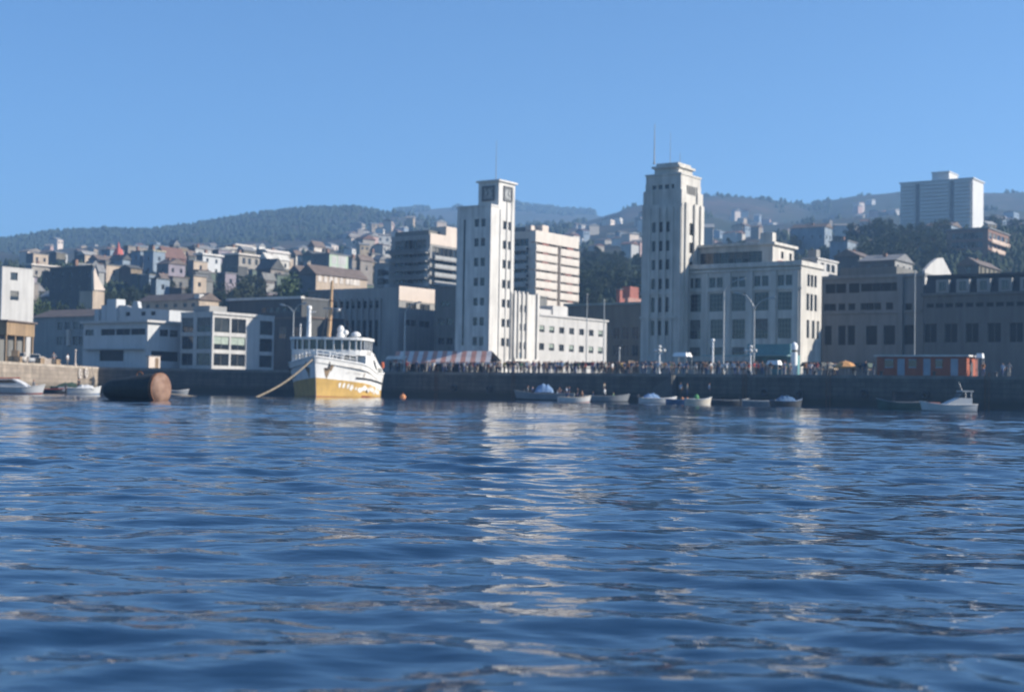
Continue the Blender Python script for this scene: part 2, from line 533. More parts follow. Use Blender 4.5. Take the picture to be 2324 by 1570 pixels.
def build_hills():
    Y = np.concatenate([np.arange(255, 530, 5), np.arange(530, 1300, 14), np.arange(1300, 2700, 18), np.arange(2700, 3400, 80)])
    u = np.concatenate([np.linspace(-1.2, -.52, 30), np.arange(-.5, .5, .004), np.linspace(.52, 1.2, 30)])
    YY, UU = np.meshgrid(Y, u, indexing='ij')
    XX = YY * UU
    ZZ = terrain(XX, YY)
    nr, nc = XX.shape
    V = np.stack([XX, YY, ZZ], -1).reshape(-1, 3)
    i = (np.arange(nr - 1)[:, None] * nc + np.arange(nc - 1)[None, :]).ravel()
    F = np.stack([i, i + 1, i + nc + 1, i + nc], -1)
    me = bpy.data.meshes.new('hills')
    me.from_pydata(V.tolist(), [], F.tolist())
    me.polygons.foreach_set('use_smooth', [True] * len(F))
    m = bpy.data.materials.new('hillside')
    m.use_nodes = True
    n = m.node_tree
    b = n.nodes['Principled BSDF']
    b.inputs['Roughness'].default_value = 0.95
    b.inputs['Specular IOR Level'].default_value = 0.1
    tc = n.nodes.new('ShaderNodeTexCoord')
    a = n.nodes.new('ShaderNodeTexNoise'); a.inputs['Scale'].default_value = .006; a.inputs['Detail'].default_value = 8; a.inputs['Roughness'].default_value = .65
    c = n.nodes.new('ShaderNodeTexNoise'); c.inputs['Scale'].default_value = .07; c.inputs['Detail'].default_value = 5
    n.links.new(tc.outputs['Object'], a.inputs['Vector']); n.links.new(tc.outputs['Object'], c.inputs['Vector'])
    r = n.nodes.new('ShaderNodeValToRGB')
    r.color_ramp.elements[0].position = .40; r.color_ramp.elements[0].color = (.030, .040, .022, 1)
    r.color_ramp.elements[1].position = .64; r.color_ramp.elements[1].color = (.085, .06, .047, 1)
    e = r.color_ramp.elements.new(.52); e.color = (.042, .042, .03, 1)
    mx = n.nodes.new('ShaderNodeMix'); mx.inputs[0].default_value = .4
    n.links.new(a.outputs['Fac'], mx.inputs[2]); n.links.new(c.outputs['Fac'], mx.inputs[3])
    n.links.new(mx.outputs[0], r.inputs[0]); n.links.new(r.outputs[0], b.inputs['Base Color'])
    me.materials.append(m)
    tag(link('hills', me), 'wooded and bare hills rising behind the harbour town', kind='structure')
build_hills()

# ---------------------------------------------------------------- quay
def quay_pos(p_x, back=0.0, z=3.9):
    """on the quay right of the ship, at picture column p_x and so many metres behind its edge"""
    k = ray((p_x, 850)).x
    X0, Y0 = -20 + .574 * back, 217 + .819 * back
    t = (k * Y0 - X0) / (.819 + .574 * k)
    return Vector((X0 + .819 * t, Y0 - .574 * t, z))
PAVE = mat('quay_paving', (0.095, 0.094, 0.09), .9, .15, .5)
def stone_mat(name, col, wet):
    m = mat(name, col, .85, .3, .5, streak=.6, bump=.4)
    n = m.node_tree
    b = n.nodes['Principled BSDF']
    src = b.inputs['Base Color'].links[0].from_socket
    g = n.nodes.new('ShaderNodeNewGeometry'); sx = n.nodes.new('ShaderNodeSeparateXYZ')
    n.links.new(g.outputs['Position'], sx.inputs[0])
    nz = n.nodes.new('ShaderNodeTexNoise'); nz.inputs['Scale'].default_value = .35
    ad = n.nodes.new('ShaderNodeMath'); ad.operation = 'MULTIPLY_ADD'; ad.inputs[1].default_value = 1.4
    n.links.new(nz.outputs['Fac'], ad.inputs[0]); n.links.new(sx.outputs[2], ad.inputs[2])
    mr = n.nodes.new('ShaderNodeMapRange'); mr.inputs['From Min'].default_value = 1.3; mr.inputs['From Max'].default_value = 2.1
    n.links.new(ad.outputs[0], mr.inputs['Value'])
    mx = n.nodes.new('ShaderNodeMix'); mx.data_type = 'RGBA'
    mx.inputs[6].default_value = (*wet, 1)
    cb = n.nodes.new('ShaderNodeVectorMath'); cb.operation = 'DOT_PRODUCT'; cb.inputs[1].default_value = (.86, -.5, 0)
    n.links.new(g.outputs['Position'], cb.inputs[0])
    cx = n.nodes.new('ShaderNodeCombineXYZ'); n.links.new(cb.outputs['Value'], cx.inputs[0]); n.links.new(sx.outputs[2], cx.inputs[1])
    bk = n.nodes.new('ShaderNodeTexBrick'); bk.inputs['Scale'].default_value = 1.0; bk.inputs['Brick Width'].default_value = 1.7; bk.inputs['Row Height'].default_value = .62
    bk.inputs['Mortar Size'].default_value = .035; bk.inputs['Color1'].default_value = (1, 1, 1, 1); bk.inputs['Color2'].default_value = (.68, .68, .68, 1); bk.inputs['Mortar'].default_value = (.4, .4, .4, 1)
    n.links.new(cx.outputs[0], bk.inputs['Vector'])
    ml = n.nodes.new('ShaderNodeMix'); ml.data_type = 'RGBA'; ml.blend_type = 'MULTIPLY'; ml.inputs[0].default_value = .8
    n.links.new(src, ml.inputs[6]); n.links.new(bk.outputs['Color'], ml.inputs[7]); src = ml.outputs[2]
    n.links.new(mr.outputs[0], mx.inputs[0]); n.links.new(src, mx.inputs[7])
    n.links.new(mx.outputs[2], b.inputs['Base Color'])
    return m
QDARK = stone_mat('dark_quay_stone', (.125, .12, .105), (.03, .033, .028))
QTAN = stone_mat('tan_quay_concrete', (.36, .30, .235), (.09, .08, .06))
def build_quay():
    P = [(-64.5, 120), (-66, 222), (-20, 217), (59.4, 161.4), (125, 115.4), (500, 115.4), (500, 335), (-420, 335), (-420, 120)]
    mb = MB()
    n = len(P)
    mb.add([(x, y, 3.9) for x, y in P], [tuple(range(n))], 0)
    for k in range(n):
        a, b = P[k], P[(k + 1) % n]
        mb.face([(*a, -2.5), (*b, -2.5), (*b, 3.9), (*a, 3.9)], 2 if k == 0 else 1)
    o = mb.build('quay', [PAVE, QDARK, QTAN], fix=False)
    tag(o, 'stone quay with dark wet walls and paved top', kind='structure')
    mb = MB()
    for (k, mi) in ((0, 1), (1, 0), (2, 0), (3, 0)):        # coping stones along the edge
        a, b = Vector((*P[k], 0)), Vector((*P[k + 1], 0))
        d = (b - a).normalized(); q = Vector((-d.y, d.x, 0)) * (1 if k else 1)
        L = (b - a).length
        i = 0.0
        while i < L - .2:
            j = min(i + 2.4, L)
            o1 = q * (.08 if k == 0 else -.08)
            inn = Vector((-d.y, d.x, 0)) * (.7 if True else 0)
            w0, w1 = (a + d * (i + .015)), (a + d * (j - .015))
            out = Vector((d.y, -d.x, 0)) * .09 if k else Vector((d.y, -d.x, 0)) * .09
            vs = [w0 + out, w1 + out, w1 + inn, w0 + inn]
            vs = [(v.x, v.y, 3.55) for v in vs] + [(v.x, v.y, 3.93) for v in vs]
            mb.add(vs, ((3, 2, 1, 0), (4, 5, 6, 7), (0, 1, 5, 4), (1, 2, 6, 5), (2, 3, 7, 6), (3, 0, 4, 7)), mi)
            i = j
    tag(mb.build('quay_coping', [mat('coping_stone', (.2, .19, .17), .85, .25, .6), mat('coping_concrete', (.4, .34, .27), .85, .2, .6)]), 'row of worn coping stones along the quay edge', kind='structure')
build_quay()

# ---------------------------------------------------------------- far wood on the ridges and the air
LEAF_FAR = mat('far_foliage', (.045, .06, .036), .95, .3, .05, col2=(.028, .04, .025), spec=.1)
def build_forest():
    r = np.random.default_rng(5)
    mb = MB()
    def clump(x, y, z, h, wd):
        # an uneven spiky clump of seven vertices
        n = 6
        a0 = r.uniform(0, 6.28)
        vs = []
        sp_ = r.random()
        for lv, (zz, rr) in enumerate(((.0, .4), (.35, 1.0), (.72, .6 + .28 * sp_))):
            for k in range(n):
                q = rr * wd * r.uniform(.6, 1.25)
                vs.append((x + q * math.cos(a0 + k * 1.047 + lv * .5), y + q * math.sin(a0 + k * 1.047 + lv * .5), z - 1 + h * (zz + r.uniform(-.08, .08))))
        vs.append((x + r.uniform(-.4, .4) * wd, y, z + h * (1 - .16 * sp_)))
        fs = []
        for lv in range(2):
            for k in range(n):
                fs.append((lv * n + k, lv * n + (k + 1) % n, (lv + 1) * n + (k + 1) % n, (lv + 1) * n + k))
        for k in range(n):
            fs.append((2 * n + k, 2 * n + (k + 1) % n, 3 * n))
        mb.add(vs, fs)
    def scatter(n, x0, x1, y0, y1, h0, h1, keep=1.0):
        X_ = r.uniform(x0, x1, n); Y_ = r.uniform(y0, y1, n)
        W = (X_ - 1162) / FPX * Y_
        Z_ = terrain(W, Y_)
        pt_ = np.sin(X_ * .021 + 1) + np.sin(X_ * .057 + Y_ * .01) + np.sin(Y_ * .017)
        for i in range(n):
            if pt_[i] < (1 - keep) * 3 - .2 and keep < 1: continue
            h = r.uniform(h0, h1)
            clump(W[i], Y_[i], Z_[i], h, h * r.uniform(.28, .5))
    scatter(6500, -80, 880, 1150, 1640, 3, 6.5)
    scatter(700, -80, 880, 1590, 1612, 3, 7)
    scatter(1400, 830, 1400, 2380, 2520, 7, 12, .85)
    scatter(260, 1120, 1345, 2490, 2512, 9, 19)
    scatter(1500, 880, 1400, 1000, 1900, 4, 9, .75)
    scatter(2600, 1400, 2400, 900, 1600, 2.5, 6, .76)
    scatter(320, 1400, 2400, 1590, 1610, 3, 6)
    scatter(1500, -80, 1300, 540, 1100, 2.5, 6, .8)
    scatter(2600, -80, 1300, 318, 540, 1.6, 4.2)
    scatter(2600, 1280, 2400, 318, 560, 1.6, 4.2)
    scatter(1300, 1280, 2400, 540, 1000, 2.5, 6, .8)
    o = mb.build('forest', LEAF_FAR, fix=False)
    tag(o, 'far dark wood of trees and scrub covering the ridges', 'forest', kind='stuff')
build_forest()

def build_haze():
    mb = MB()
    mb.box((-4200, -60, -4.5), (4200, 3600, 420))
    m = bpy.data.materials.new('haze')
    m.use_nodes = True
    n = m.node_tree
    n.nodes.clear()
    out = n.nodes.new('ShaderNodeOutputMaterial')
    v = n.nodes.new('ShaderNodeVolumePrincipled')
    v.inputs['Color'].default_value = HAZE_COL
    v.inputs['Density'].default_value = HAZE_D
    v.inputs['Anisotropy'].default_value = 0.2
    n.links.new(v.outputs[0], out.inputs['Volume'])
    tag(mb.build('haze', m), 'thin blue sea haze softening the far hills', kind='stuff')
if HAZE_D > 0:
    build_haze()
# ---------------------------------------------------------------- the large buildings by the water
GREY1 = mat('pale_grey_render', (.62, .60, .56), .85, .22, .3, streak=.6, bump=.2)
GREY2 = mat('warm_grey_stone', (.54, .515, .465), .85, .22, .3, streak=.6, bump=.2)
GREY3 = mat('dull_grey_render', (.29, .285, .27), .88, .16, .3, streak=.6, bump=.2)
GREY4 = mat('dark_grey_render', (.17, .168, .155), .88, .18, .3, streak=.6, bump=.2)
BROWN = mat('drab_brown_render', (.15, .135, .10), .9, .2, .3, streak=.6, bump=.2)
CREAM = mat('pinkish_cream_render', (.55, .47, .40), .85, .1, .3, streak=.5, bump=.2)
CREAM2 = mat('cream_balcony_paint', (.55, .50, .44), .8, .12, .5, streak=.5)
PINK = mat('salmon_awning_cloth', (.50, .20, .16), .8, .15, 1.0)
BRICK = mat('brown_brick', (.22, .13, .095), .9, .2, .8, streak=.3)

def mast(name, label, foot, top_p, Y, r=.09, m=STEEL, cat='antenna', taper=.4):
    T = pt(top_p, Y)
    h = T.z - foot.z
    foot.x = T.x
    mb = MB()
    mb.tube([(0, 0, 0), (T.x - foot.x, 0, h * .5), (T.x - foot.x, 0, h)], [r, r * .7, r * taper], 8)
    mb.lathe([(r * 1.9, 0), (r * 1.9, .12), (r * 1.2, .2)], 10)
    return tag(mb.build(name, m, None, foot), label, cat)

def customs_house():
    b = Bld('clock_tower_building', 'pale grey tower with square clock faces and a long white two-storey wing', 'building',
            ('4', 893, 310), 238, xl=('4', 638, 330), xr=('4', 1060, 960))
    hb = b.h
    # wing and low block run on along the sunlit side
    uB1 = b.hit('R', ('4', 1240, 1130))[0]
    uW1 = b.hit('R', ('4', 1757, 1190))[0]
    zLow = b.hit('R', ('4', 1100, 972))[1]
    zWing = b.hit('R', ('4', 1300, 1142))[1]
    ysL = [(410, 470), (555, 617), (703, 768), (852, 915), (1003, 1063), (1150, 1213), (1298, 1363)]
    wl = b.grid('L', [('4', 783, 500), ('4', 832, 500)], [(('4', 783, a), ('4', 783, c)) for a, c in ysL], .95)
    ysR = [(425, 488), (572, 636), (718, 783), (868, 932), (1015, 1077), (1163, 1225), (1308, 1370)]
    wr = b.grid('R', [('4', 990, 700), ('4', 1024, 700)], [(('4', 990, a), ('4', 990, c)) for a, c in ysR], .95)
    us = b.hit('L', ('4', 687, 800))[0]
    slot = [(us - .22, us + .22, b.hit('L', ('4', 687, 1362))[1], b.hit('L', ('4', 687, 415))[1], 'plain')]
    b.shell(GREY1, R=wr, L=wl + slot)
    mb = MB()                                     # flat ribs between and beside the window columns
    for x in (958, 1007, 1043):
        u = b.hit('R', ('4', x, 700))[0]
        mb.box((u - .18, -.16, .5), (u + .18, -.002, hb - .3 if x < 980 else hb + 1.2))
    ribs = mb.build('pilaster', GREY1, b.o)
    # clock stage
    d = b.hit('R', ('4', 948, 320))[0]
    yl = b.hit('L', ('4', 797, 200), d)[0]
    y0 = 0.0
    xr = b.wr
    zt = b.hit('L', ('4', 948, 125), d)[1]
    two = b.grid('R', [('4', 998, 310), ('4', 1030, 310)], [(('4', 998, 272), ('4', 998, 338))], .75, style='plain')
    b.shell(GREY1, d, -.004, xr, yl, hb - .2, zt, R=two, name='clock_stage')
    b.roof(GREY1, d, 0, xr, yl, zt, .32, .34, 'cornice')
    b.roof(GREY1, 0, 0, d, b.wl, hb, .3, .12, 'parapet')
    dial = mat('clock_dial', (.36, .37, .36), .5, .15, 1.0)
    def clock(face, uc, zc, sz):
        c = MB()
        def F(u0, u1, z0, z1, a, bb, mi):
            if face == 'R': c.box((u0, -bb, z0), (u1, -a, z1), mi)
            else: c.box((d - bb, u0, z0), (d - a, u1, z1), mi)
        F(uc - sz, uc + sz, zc - sz, zc + sz, .012, .05, 0)
        for k in (-1, 1):
            F(uc + k * sz - .16, uc + k * sz + .16, zc - sz - .16, zc + sz + .16, .006, .22, 1)
            F(uc - sz + .17, uc + sz - .17, zc + k * sz - .16, zc + k * sz + .16, .006, .2, 1)
        for q in range(12):
            a = q * math.pi / 6
            F(uc + math.sin(a) * sz * .78 - .09, uc + math.sin(a) * sz * .78 + .09, zc + math.cos(a) * sz * .78 - .13, zc + math.cos(a) * sz * .78 + .13, .052, .09, 1)
        for a, l in ((R_(20), .62), (R_(140), .45)):
            for s in range(7):
                q = l * s / 6 * sz
                F(uc + math.sin(a) * q - .09, uc + math.sin(a) * q + .09, zc + math.cos(a) * q - .09, zc + math.cos(a) * q + .09, .092, .12, 1)
        o = c.build('clock_face', [dial, mat('clock_iron', (.10, .10, .10), .6, .1)], b.o)
    u, z = b.hit('L', ('4', 873, 218), d); clock('L', u, z, 1.16)
    u, z = b.hit('R', ('4', 1017, 222)); clock('R', u, z, 1.16)
    # stepped block with ribs
    rows = [(1055, 1108), (1195, 1248), (1335, 1388)]
    w3 = b.grid('R', [('4', 1078, 1085), ('4', 1109, 1085), ('4', 1140, 1085)], [(('4', 1078, a), ('4', 1078, c)) for a, c in rows], .85, off=-.5, style='plain')
    b.shell(GREY1, b.wr + .05, -.5, uB1, 12, -1, zLow, R=w3, name='stair_block')
    mb = MB()
    for x in (1064, 1094, 1125, 1158, 1236):
        u = b.hit('R', ('4', x, 1100), -.5)[0]
        mb.box((u - .2, -.82, 3.2), (u + .2, -.503, zLow + .35))
    mb.build('pilaster', GREY1, b.o)
    # wing
    cx = [1275, 1350, 1425, 1500, 1575, 1648, 1718]
    w2 = b.grid('R', [('4', x, 1240) for x in cx], [(('4', 1275, 1212), ('4', 1275, 1262)), (('4', 1275, 1345), ('4', 1275, 1398))], (uW1 - uB1) / 7 * .5, off=-.25)
    w2 = [(*q[:4], random.choice(['green', 'two', 'green'])) for q in w2]
    b.shell(WHITE_W, uB1 + .05, -.25, uW1, 11, -1, zWing, R=w2, name='wing')
    b.roof(WHITE_W, uB1 + .4, -.25, uW1, 11, zWing, .35, .28, 'wing_cornice')
    for (xa, xb, yt, nm) in ((1245, 1345, 1085, 'penthouse'), (1358, 1470, 1062, 'stair_head')):
        ua, ub = b.hit('R', ('4', xa, 1140), 2.0)[0], b.hit('R', ('4', xb, 1140), 2.0)[0]
        zt2 = b.hit('R', ('4', xa, yt), 2.0)[1]
        b.shell(WHITE_W, ua, 2.0, ub, 8, zWing + .36, zt2, name=nm)
    # notice plate by the door and the door itself
    u, z = b.hit('R', ('5', 100, 575), -.5)
    b.box('name_plate', mat('blue_plate', (.10, .16, .22), .5), (u - .8, -.56, z - .45), (u + .8, -.505, z + .45))
    P = b.o.matrix_world if False else None
    rp = Vector((b.C.x, b.C.y, 0)) + b.RV * (d + 2.2) + b.LV * 2.0
    mast('antenna', 'thin aerial rod on the clock tower roof', Vector((rp.x, rp.y, b.zb + zt + .55)), (1127, 320), rp.y, .07)
customs_house()

def tower_two():
    b = Bld('stepped_tower', 'tall grey stepped tower with rows of narrow triple windows and a capped top', 'tower',
            ('q', 350, 545), 212, xl=('q', 109, 560), xr=('q', 480, 580))
    rowsL = [(548, 610), (662, 724), (775, 838), (888, 950), (1003, 1066), (1115, 1205), (1255, 1345)]
    L = b.grid('L', [('q', 182, 700), ('q', 224, 700), ('q', 266, 700)], [(('q', 182, a), ('q', 182, c)) for a, c in rowsL], .85)
    R = b.grid('R', [('q', 406, 650)], [(('q', 406, a), ('q', 406, c)) for a, c in ((548, 622), (668, 742), (785, 850), (900, 965))], 1.25)
    b.shell(GREY2, R=R, L=L)
    mb = MB()
    for x in (150, 203, 245, 288, 335):
        u = b.hit('L', ('q', x, 700))[0]
        mb.box((-.2, u - .28, -1), (-.003, u + .28, b.h - .5))
    for x in (372, 424, 462):
        u = b.hit('R', ('q', x, 650))[0]
        mb.box((u - .5, -.3, -1), (u + .5, -.003, b.h + .2))
    mb.build('pilaster', GREY2, b.o)
    for y in (1090, 1235):
        z = b.hit('L', ('q', 200, y))[1]
        b.box('string_course', GREY2, (-.26, -.15, z - .15), (-.203, b.wl + .1, z + .15))
    # upper stage
    i1 = .55
    yl = b.hit('L', ('q', 131, 450), i1)[0]
    xr = b.hit('R', ('q', 460, 450), i1)[0]
    z1 = b.hit('L', ('q', 140, 388), i1)[1]
    wl = b.grid('L', [('q', x, 450) for x in (180, 218, 258, 298)], [(('q', 180, 440), ('q', 180, 466))], .75, off=i1, style='plain')
    wr = b.grid('R', [('q', x, 470) for x in (381, 395, 409, 423, 437)], [(('q', 381, 438), ('q', 381, 492))], .55, off=i1, style='plain')
    b.shell(GREY2, i1, i1, xr, yl, b.h, z1, R=wr, L=wl, name='upper_stage')
    for (x0, y0) in ((i1 - .3, i1 - .3), (xr - 1.4, i1 - .3), (i1 - .3, yl - 1.4)):
        mb = MB()
        mb.box((x0, y0, b.h - 1), (x0 + 1.7, y0 + 1.7, b.h + 2.2))
        mb.box((x0 + .25, y0 + .25, b.h + 2.2), (x0 + 1.45, y0 + 1.45, b.h + 3.4))
        mb.build('corner_pier', GREY2, b.o)
    b.roof(GREY2, i1, i1, xr, yl, z1, .3, .12, 'ledge')
    i2 = 1.5
    yl2 = b.hit('L', ('q', 183, 350), i2)[0]
    xr2 = b.hit('R', ('q', 412, 350), i2)[0]
    z2 = b.hit('L', ('q', 300, 318), i2)[1]
    b.shell(GREY2, i2, i2, xr2, yl2, z1 + .3, z2, name='cap')
    b.roof(GREY2, i2, i2, xr2, yl2, z2 - .35, .35, .35, 'cornice')
    b.roof(GREY2, i2 + .3, i2 + .3, xr2 - .3, yl2 - .3, z2, .5, .1, 'roof')
    for (u, v, tp, r) in ((i2 + .6, yl2 - .4, (1486, 282), .11), (i2 + 1.5, yl2 * .4 + .8, (1522, 300), .05), (i2 + 2.5, 2.2, ('q', 337, 240), .05)):
        rp = b.C + b.RV * u + b.LV * v
        lab = {.11: 'tall aerial mast on the left corner of the stepped tower'}.get(r, 'short thin rod on the stepped tower beside the tall mast' if v > 2.5 else 'thin rod on the near corner of the stepped tower')
        mast('antenna', lab, Vector((rp.x, rp.y, b.zb + z2 + .5)), tp, rp.y, r)
    return b
TW = tower_two()

def main_block():
    b = Bld('office_block', 'grey five-bay stone office block with set-back attic beside the stepped tower', 'building',
            ('i', 1672, 395), 203.5, xl=('i', 95, 500), xr=('i', 1950, 440))
    prs = [(188, 287), (482, 580), (782, 880), (1086, 1190), (1402, 1510)]
    L = b.grid('L', [('i', x, 620) for p in prs for x in p], [(('i', 188, 592), ('i', 188, 728))], 1.05)
    big = [240, 533, 832, 1140, 1455]
    L += b.grid('L', [('i', x, 900) for x in big], [(('i', 240, 806), ('i', 240, 1042))], 2.3, style='grid')
    L += b.grid('L', [('q', x, 1300) for x in (422, 556, 688, 826, 966)], [(('q', 422, 1250), ('q', 422, 1366)), (('q', 422, 1416), ('q', 422, 1470))], 2.1, style='grid')
    R = b.grid('R', [('i', x, 620) for x in (1772, 1818, 1866)], [(('i', 1772, 538), ('i', 1772, 700))], .95, style='plain')
    R += b.grid('R', [('i', x, 900) for x in (1762, 1812, 1866)], [(('i', 1762, 795), ('i', 1762, 1022))], 1.0, style='plain')
    R += b.grid('R', [('q', x, 1300) for x in (1108, 1140, 1168)], [(('q', 1108, 1250), ('q', 1108, 1360))], 1.0, style='plain')
    b.shell(GREY2, R=R, L=L)
    zc = b.hit('L', ('i', 240, 495))[1]
    mb = MB()
    mb.box((-.45, -.3, b.h - .25), (b.wr + .2, b.wl - .2, b.h + .45))
    mb.box((-.3, -.2, zc - .35), (-.003, b.wl - .1, zc - .05))
    z2 = b.hit('L', ('i', 240, 765))[1]
    mb.box((-.25, -.2, z2 - .15), (-.003, b.wl - .1, z2 + .15))
    mb.build('cornice', GREY2, b.o)
    mb = MB()
    for x in (95, 385, 690, 985, 1300, 1600):
        u = b.hit('L', ('i', x, 900))[0]
        u = min(u, b.wl - .8)
        mb.box((-.22, u - .5, -1), (-.004, u + .5, zc - .4))
    mb.build('pilaster', GREY2, b.o)
    off = 2.6
    ya = b.hit('L', ('i', 1292, 250), off)[0]
    zt = b.hit('L', ('i', 1292, 140), off)[1]
    xr = b.hit('R', ('i', 1575, 250), ya)[0]
    glz = b.grid('L', [('i', x, 320) for x in (250, 450, 640, 830, 1010, 1150)], [(('i', 250, 265), ('i', 250, 420))], 3.4, off=off, style='grid')
    rw = b.grid('R', [('i', 1420, 300), ('i', 1530, 310)], [(('i', 1420, 235), ('i', 1420, 330))], 1.0, off=ya)
    b.shell(GREY2, off, ya, xr, b.wl, b.h + .46, zt, R=rw, L=glz, name='attic')
    b.roof(GREY2, off, ya, xr, b.wl, zt, .4, .5, 'roof')
    b.box('chimney', GREY2, (off + .3, ya + .2, zt + .4), (off + 1.6, ya + 2.2, zt + 1.9))
    b.box('flower_box', mat('red_flowers', (.5, .07, .04), .8, .3, 4), (off + 1.5, ya - .7, b.h + .5), (off + 4.2, ya - .1, b.h + 1.0))
main_block()

def small_white_block():
    b = Bld('white_annex', 'small sunlit white block with three windows right of the grey office block', 'building',
            ('i', 1890, 335), 222, xl=('i', 1700, 350), xr=('i', 2158, 360))
    R = b.grid('R', [('i', x, 440) for x in (1960, 2035, 2100)], [(('i', 1960, 385), ('i', 1960, 490))], 1.5, style='two')
    b.shell(WHITE_W, R=R)
    b.roof(WHITE_W, t=.3, e=.2)
    b.box('chimney', GREY3, (2, 1, b.h + .3), (3.5, 2.5, b.h + 1.8))
small_white_block()

SLATEG = mat('slate_grey_render', (.235, .235, .225), .88, .16, .3, streak=.6, bump=.2)
SLATED = mat('dark_slate_render', (.135, .13, .12), .88, .18, .3, streak=.6, bump=.2)
def right_a():
    b = Bld('harbour_office', 'long shaded grey building with three rows of windows and a projecting right bay', 'building',
            ('w', 1138, 1088), 213, xl=('w', 225, 1110), wr=16)
    g = lambda xs, y0, y1, wd, st='two': b.grid('L', [('r', x, (y0 + y1) / 2) for x in xs], [(('r', xs[0], y0), ('r', xs[0], y1))], wd, style=st)
    L = g([75, 195, 345], 72, 182, 1.7, 'dark') + g([545, 765], 62, 160, 3.6, 'darktwo') + g([1020], 50, 150, 3.6, 'darktwo')
    L += g([40, 100, 205, 318, 455, 530, 610, 745], 298, 376, 1.1, 'dark') + g([958, 1085], 292, 372, 1.1, 'dark')
    L += g([48, 205, 312], 545, 765, 1.2, 'dark') + g([540, 742, 975], 545, 762, 1.8, 'dark') + g([1085], 545, 760, 1.2, 'dark')
    b.shell(SLATEG, L=L)
    b.roof(SLATEG, t=.5, e=.4, name='cornice')
    u0 = b.hit('L', ('r', 872, 300))[0]
    mb = MB()
    for u in (u0,):
        mb.box((-.5, u - .45, -1), (-.004, u + .45, b.h + .2))
    z = b.hit('L', ('r', 500, 392))[1]
    mb.box((-.3, .2, z - .2), (-.004, u0 - .5, z + .2)); mb.box((-.3, u0 + .5, z - .2), (-.004, b.wl - .1, z + .2))
    mb.build('pilaster', SLATEG, b.o)
    # pale curved gable on the roof, lit from the right
    y = b.hit('L', ('w', 1125, 1100))[0]
    mb = MB()
    xs = b.hit('R', ('w', 1390, 1085), y)[0] if True else 6
    xs = min(max(xs, 4), 16)
    prof = [(0, b.h - 1.5), (xs, b.h - 1.5), (xs, b.h + .6), (xs * .6, b.h + 3.6), (xs * .42, b.h + 3.3), (xs * .2, b.h + 2.2), (0, b.h + .9)]
    mb.extrude(prof, y - .45, y)
    mb.build('gable', WHITE_W, b.o)
    # roof storeys behind
    b2 = b
    b.shell(GREY4, 5, 6, 15, b.wl - 1, b.h + .5, b.h + 2.2, name='attic')
right_a()

def right_b():
    b = Bld('mansard_block', 'broad dark grey building at far right with a row of pale dormers', 'building',
            ('w', 2500, 1050), 195, xl=('w', 1140, 1100), wr=16)
    g = lambda xs, y0, y1, wd, st='two': b.grid('L', [('r', x, (y0 + y1) / 2) for x in xs], [(('r', xs[0], y0), ('r', xs[0], y1))], wd, style=st)
    L = g([1205, 1440, 1680, 1930, 2180, 2430], 520, 740, 1.9, 'darktwo')
    L += g([1205, 1310, 1420, 1535, 1650, 1765, 1880, 1995, 2110, 2230, 2350], 292, 345, 1.1, 'dark')
    zc = b.hit('L', ('r', 1400, 205))[1]
    b.shell(SLATED, L=L, z1=zc)
    b.roof(SLATED, z=zc, t=.4, e=.35, name='cornice')
    slate = mat('dark_slate', (.05, .052, .055), .7, .2, .8)
    mb = MB()
    zt = b.h
    a = [(.2, .2, zc + .41), (b.wr, .2, zc + .41), (b.wr, b.wl, zc + .41), (.2, b.wl, zc + .41)]
    c = [(1.8, .2, zt), (b.wr, .2, zt), (b.wr, b.wl, zt), (1.8, b.wl, zt)]
    mb.add(a + c, ((0, 1, 5, 4), (1, 2, 6, 5), (2, 3, 7, 6), (3, 0, 4, 7), (4, 5, 6, 7)))
    mb.build('roof', slate, b.o)
    for x in (1345, 1575, 1810, 2055, 2300):
        u, z = b.hit('L', ('r', x, 90))
        d = MB()
        d.box((-.1, u - .95, zc + .42), (2.2, u + .95, zt - .5))
        dm = d.build('dormer', GREY3, b.o)
        b.window('L', u - .5, u + .5, zc + .7, zt - .8, 'two', -.32)
    b.box('parapet', slate, (1.5, .1, zt + .003), (b.wr, b.wl, zt + .4))
right_b()

def old_brown():
    b = Bld('drab_office', 'drab shaded brown building with a green cornice behind the white wing', 'building',
            ('b', 1420, 880), 284, xl=('b', 640, 895), wr=14)
    L = b.grid('L', [('b', x, 1150) for x in (1140, 1230, 1330)], [(('b', 1140, 1110), ('b', 1140, 1230)), (('b', 1140, 1290), ('b', 1140, 1400))], 1.5)
    b.shell(BROWN, L=L, z1=b.h)
    b.roof(mat('green_zinc', (.20, .24, .21), .6, .2, .8), t=.5, e=.5, name='cornice')
old_brown()

def pink_houses():
    b = Bld('red_house', 'narrow red painted house high beside the stepped tower', 'house', ('b', 1178, 732), 320, xl=('b', 1142, 740), xr=('b', 1255, 738), zb=14)
    b.shell(RED, R=b.grid('R', [('b', 1215, 790)], [(('b', 1215, 770), ('b', 1215, 820))], .9)); b.roof(ROOFG, t=.2)
    b = Bld('pink_house', 'tan house with a salmon pink roof wall against the stepped tower', 'house', ('b', 1255, 885), 305, xl=('b', 1235, 890), xr=('b', 1390, 900), zb=5)
    b.shell(CREAM, R=b.grid('R', [('b', 1320, 960)], [(('b', 1320, 935), ('b', 1320, 985))], 1.0))
    b.box('roof', mat('salmon_tiles', (.36, .2, .16), .8, .2, 1.0), (-.2, -.2, b.h + .003), (b.wr + .2, b.wl + .2, b.h + 1.6))
    b.box('chimney', RED, (b.wr * .3, .5, b.h + 1.6), (b.wr * .95, 2.4, b.h + 4.2))
pink_houses()

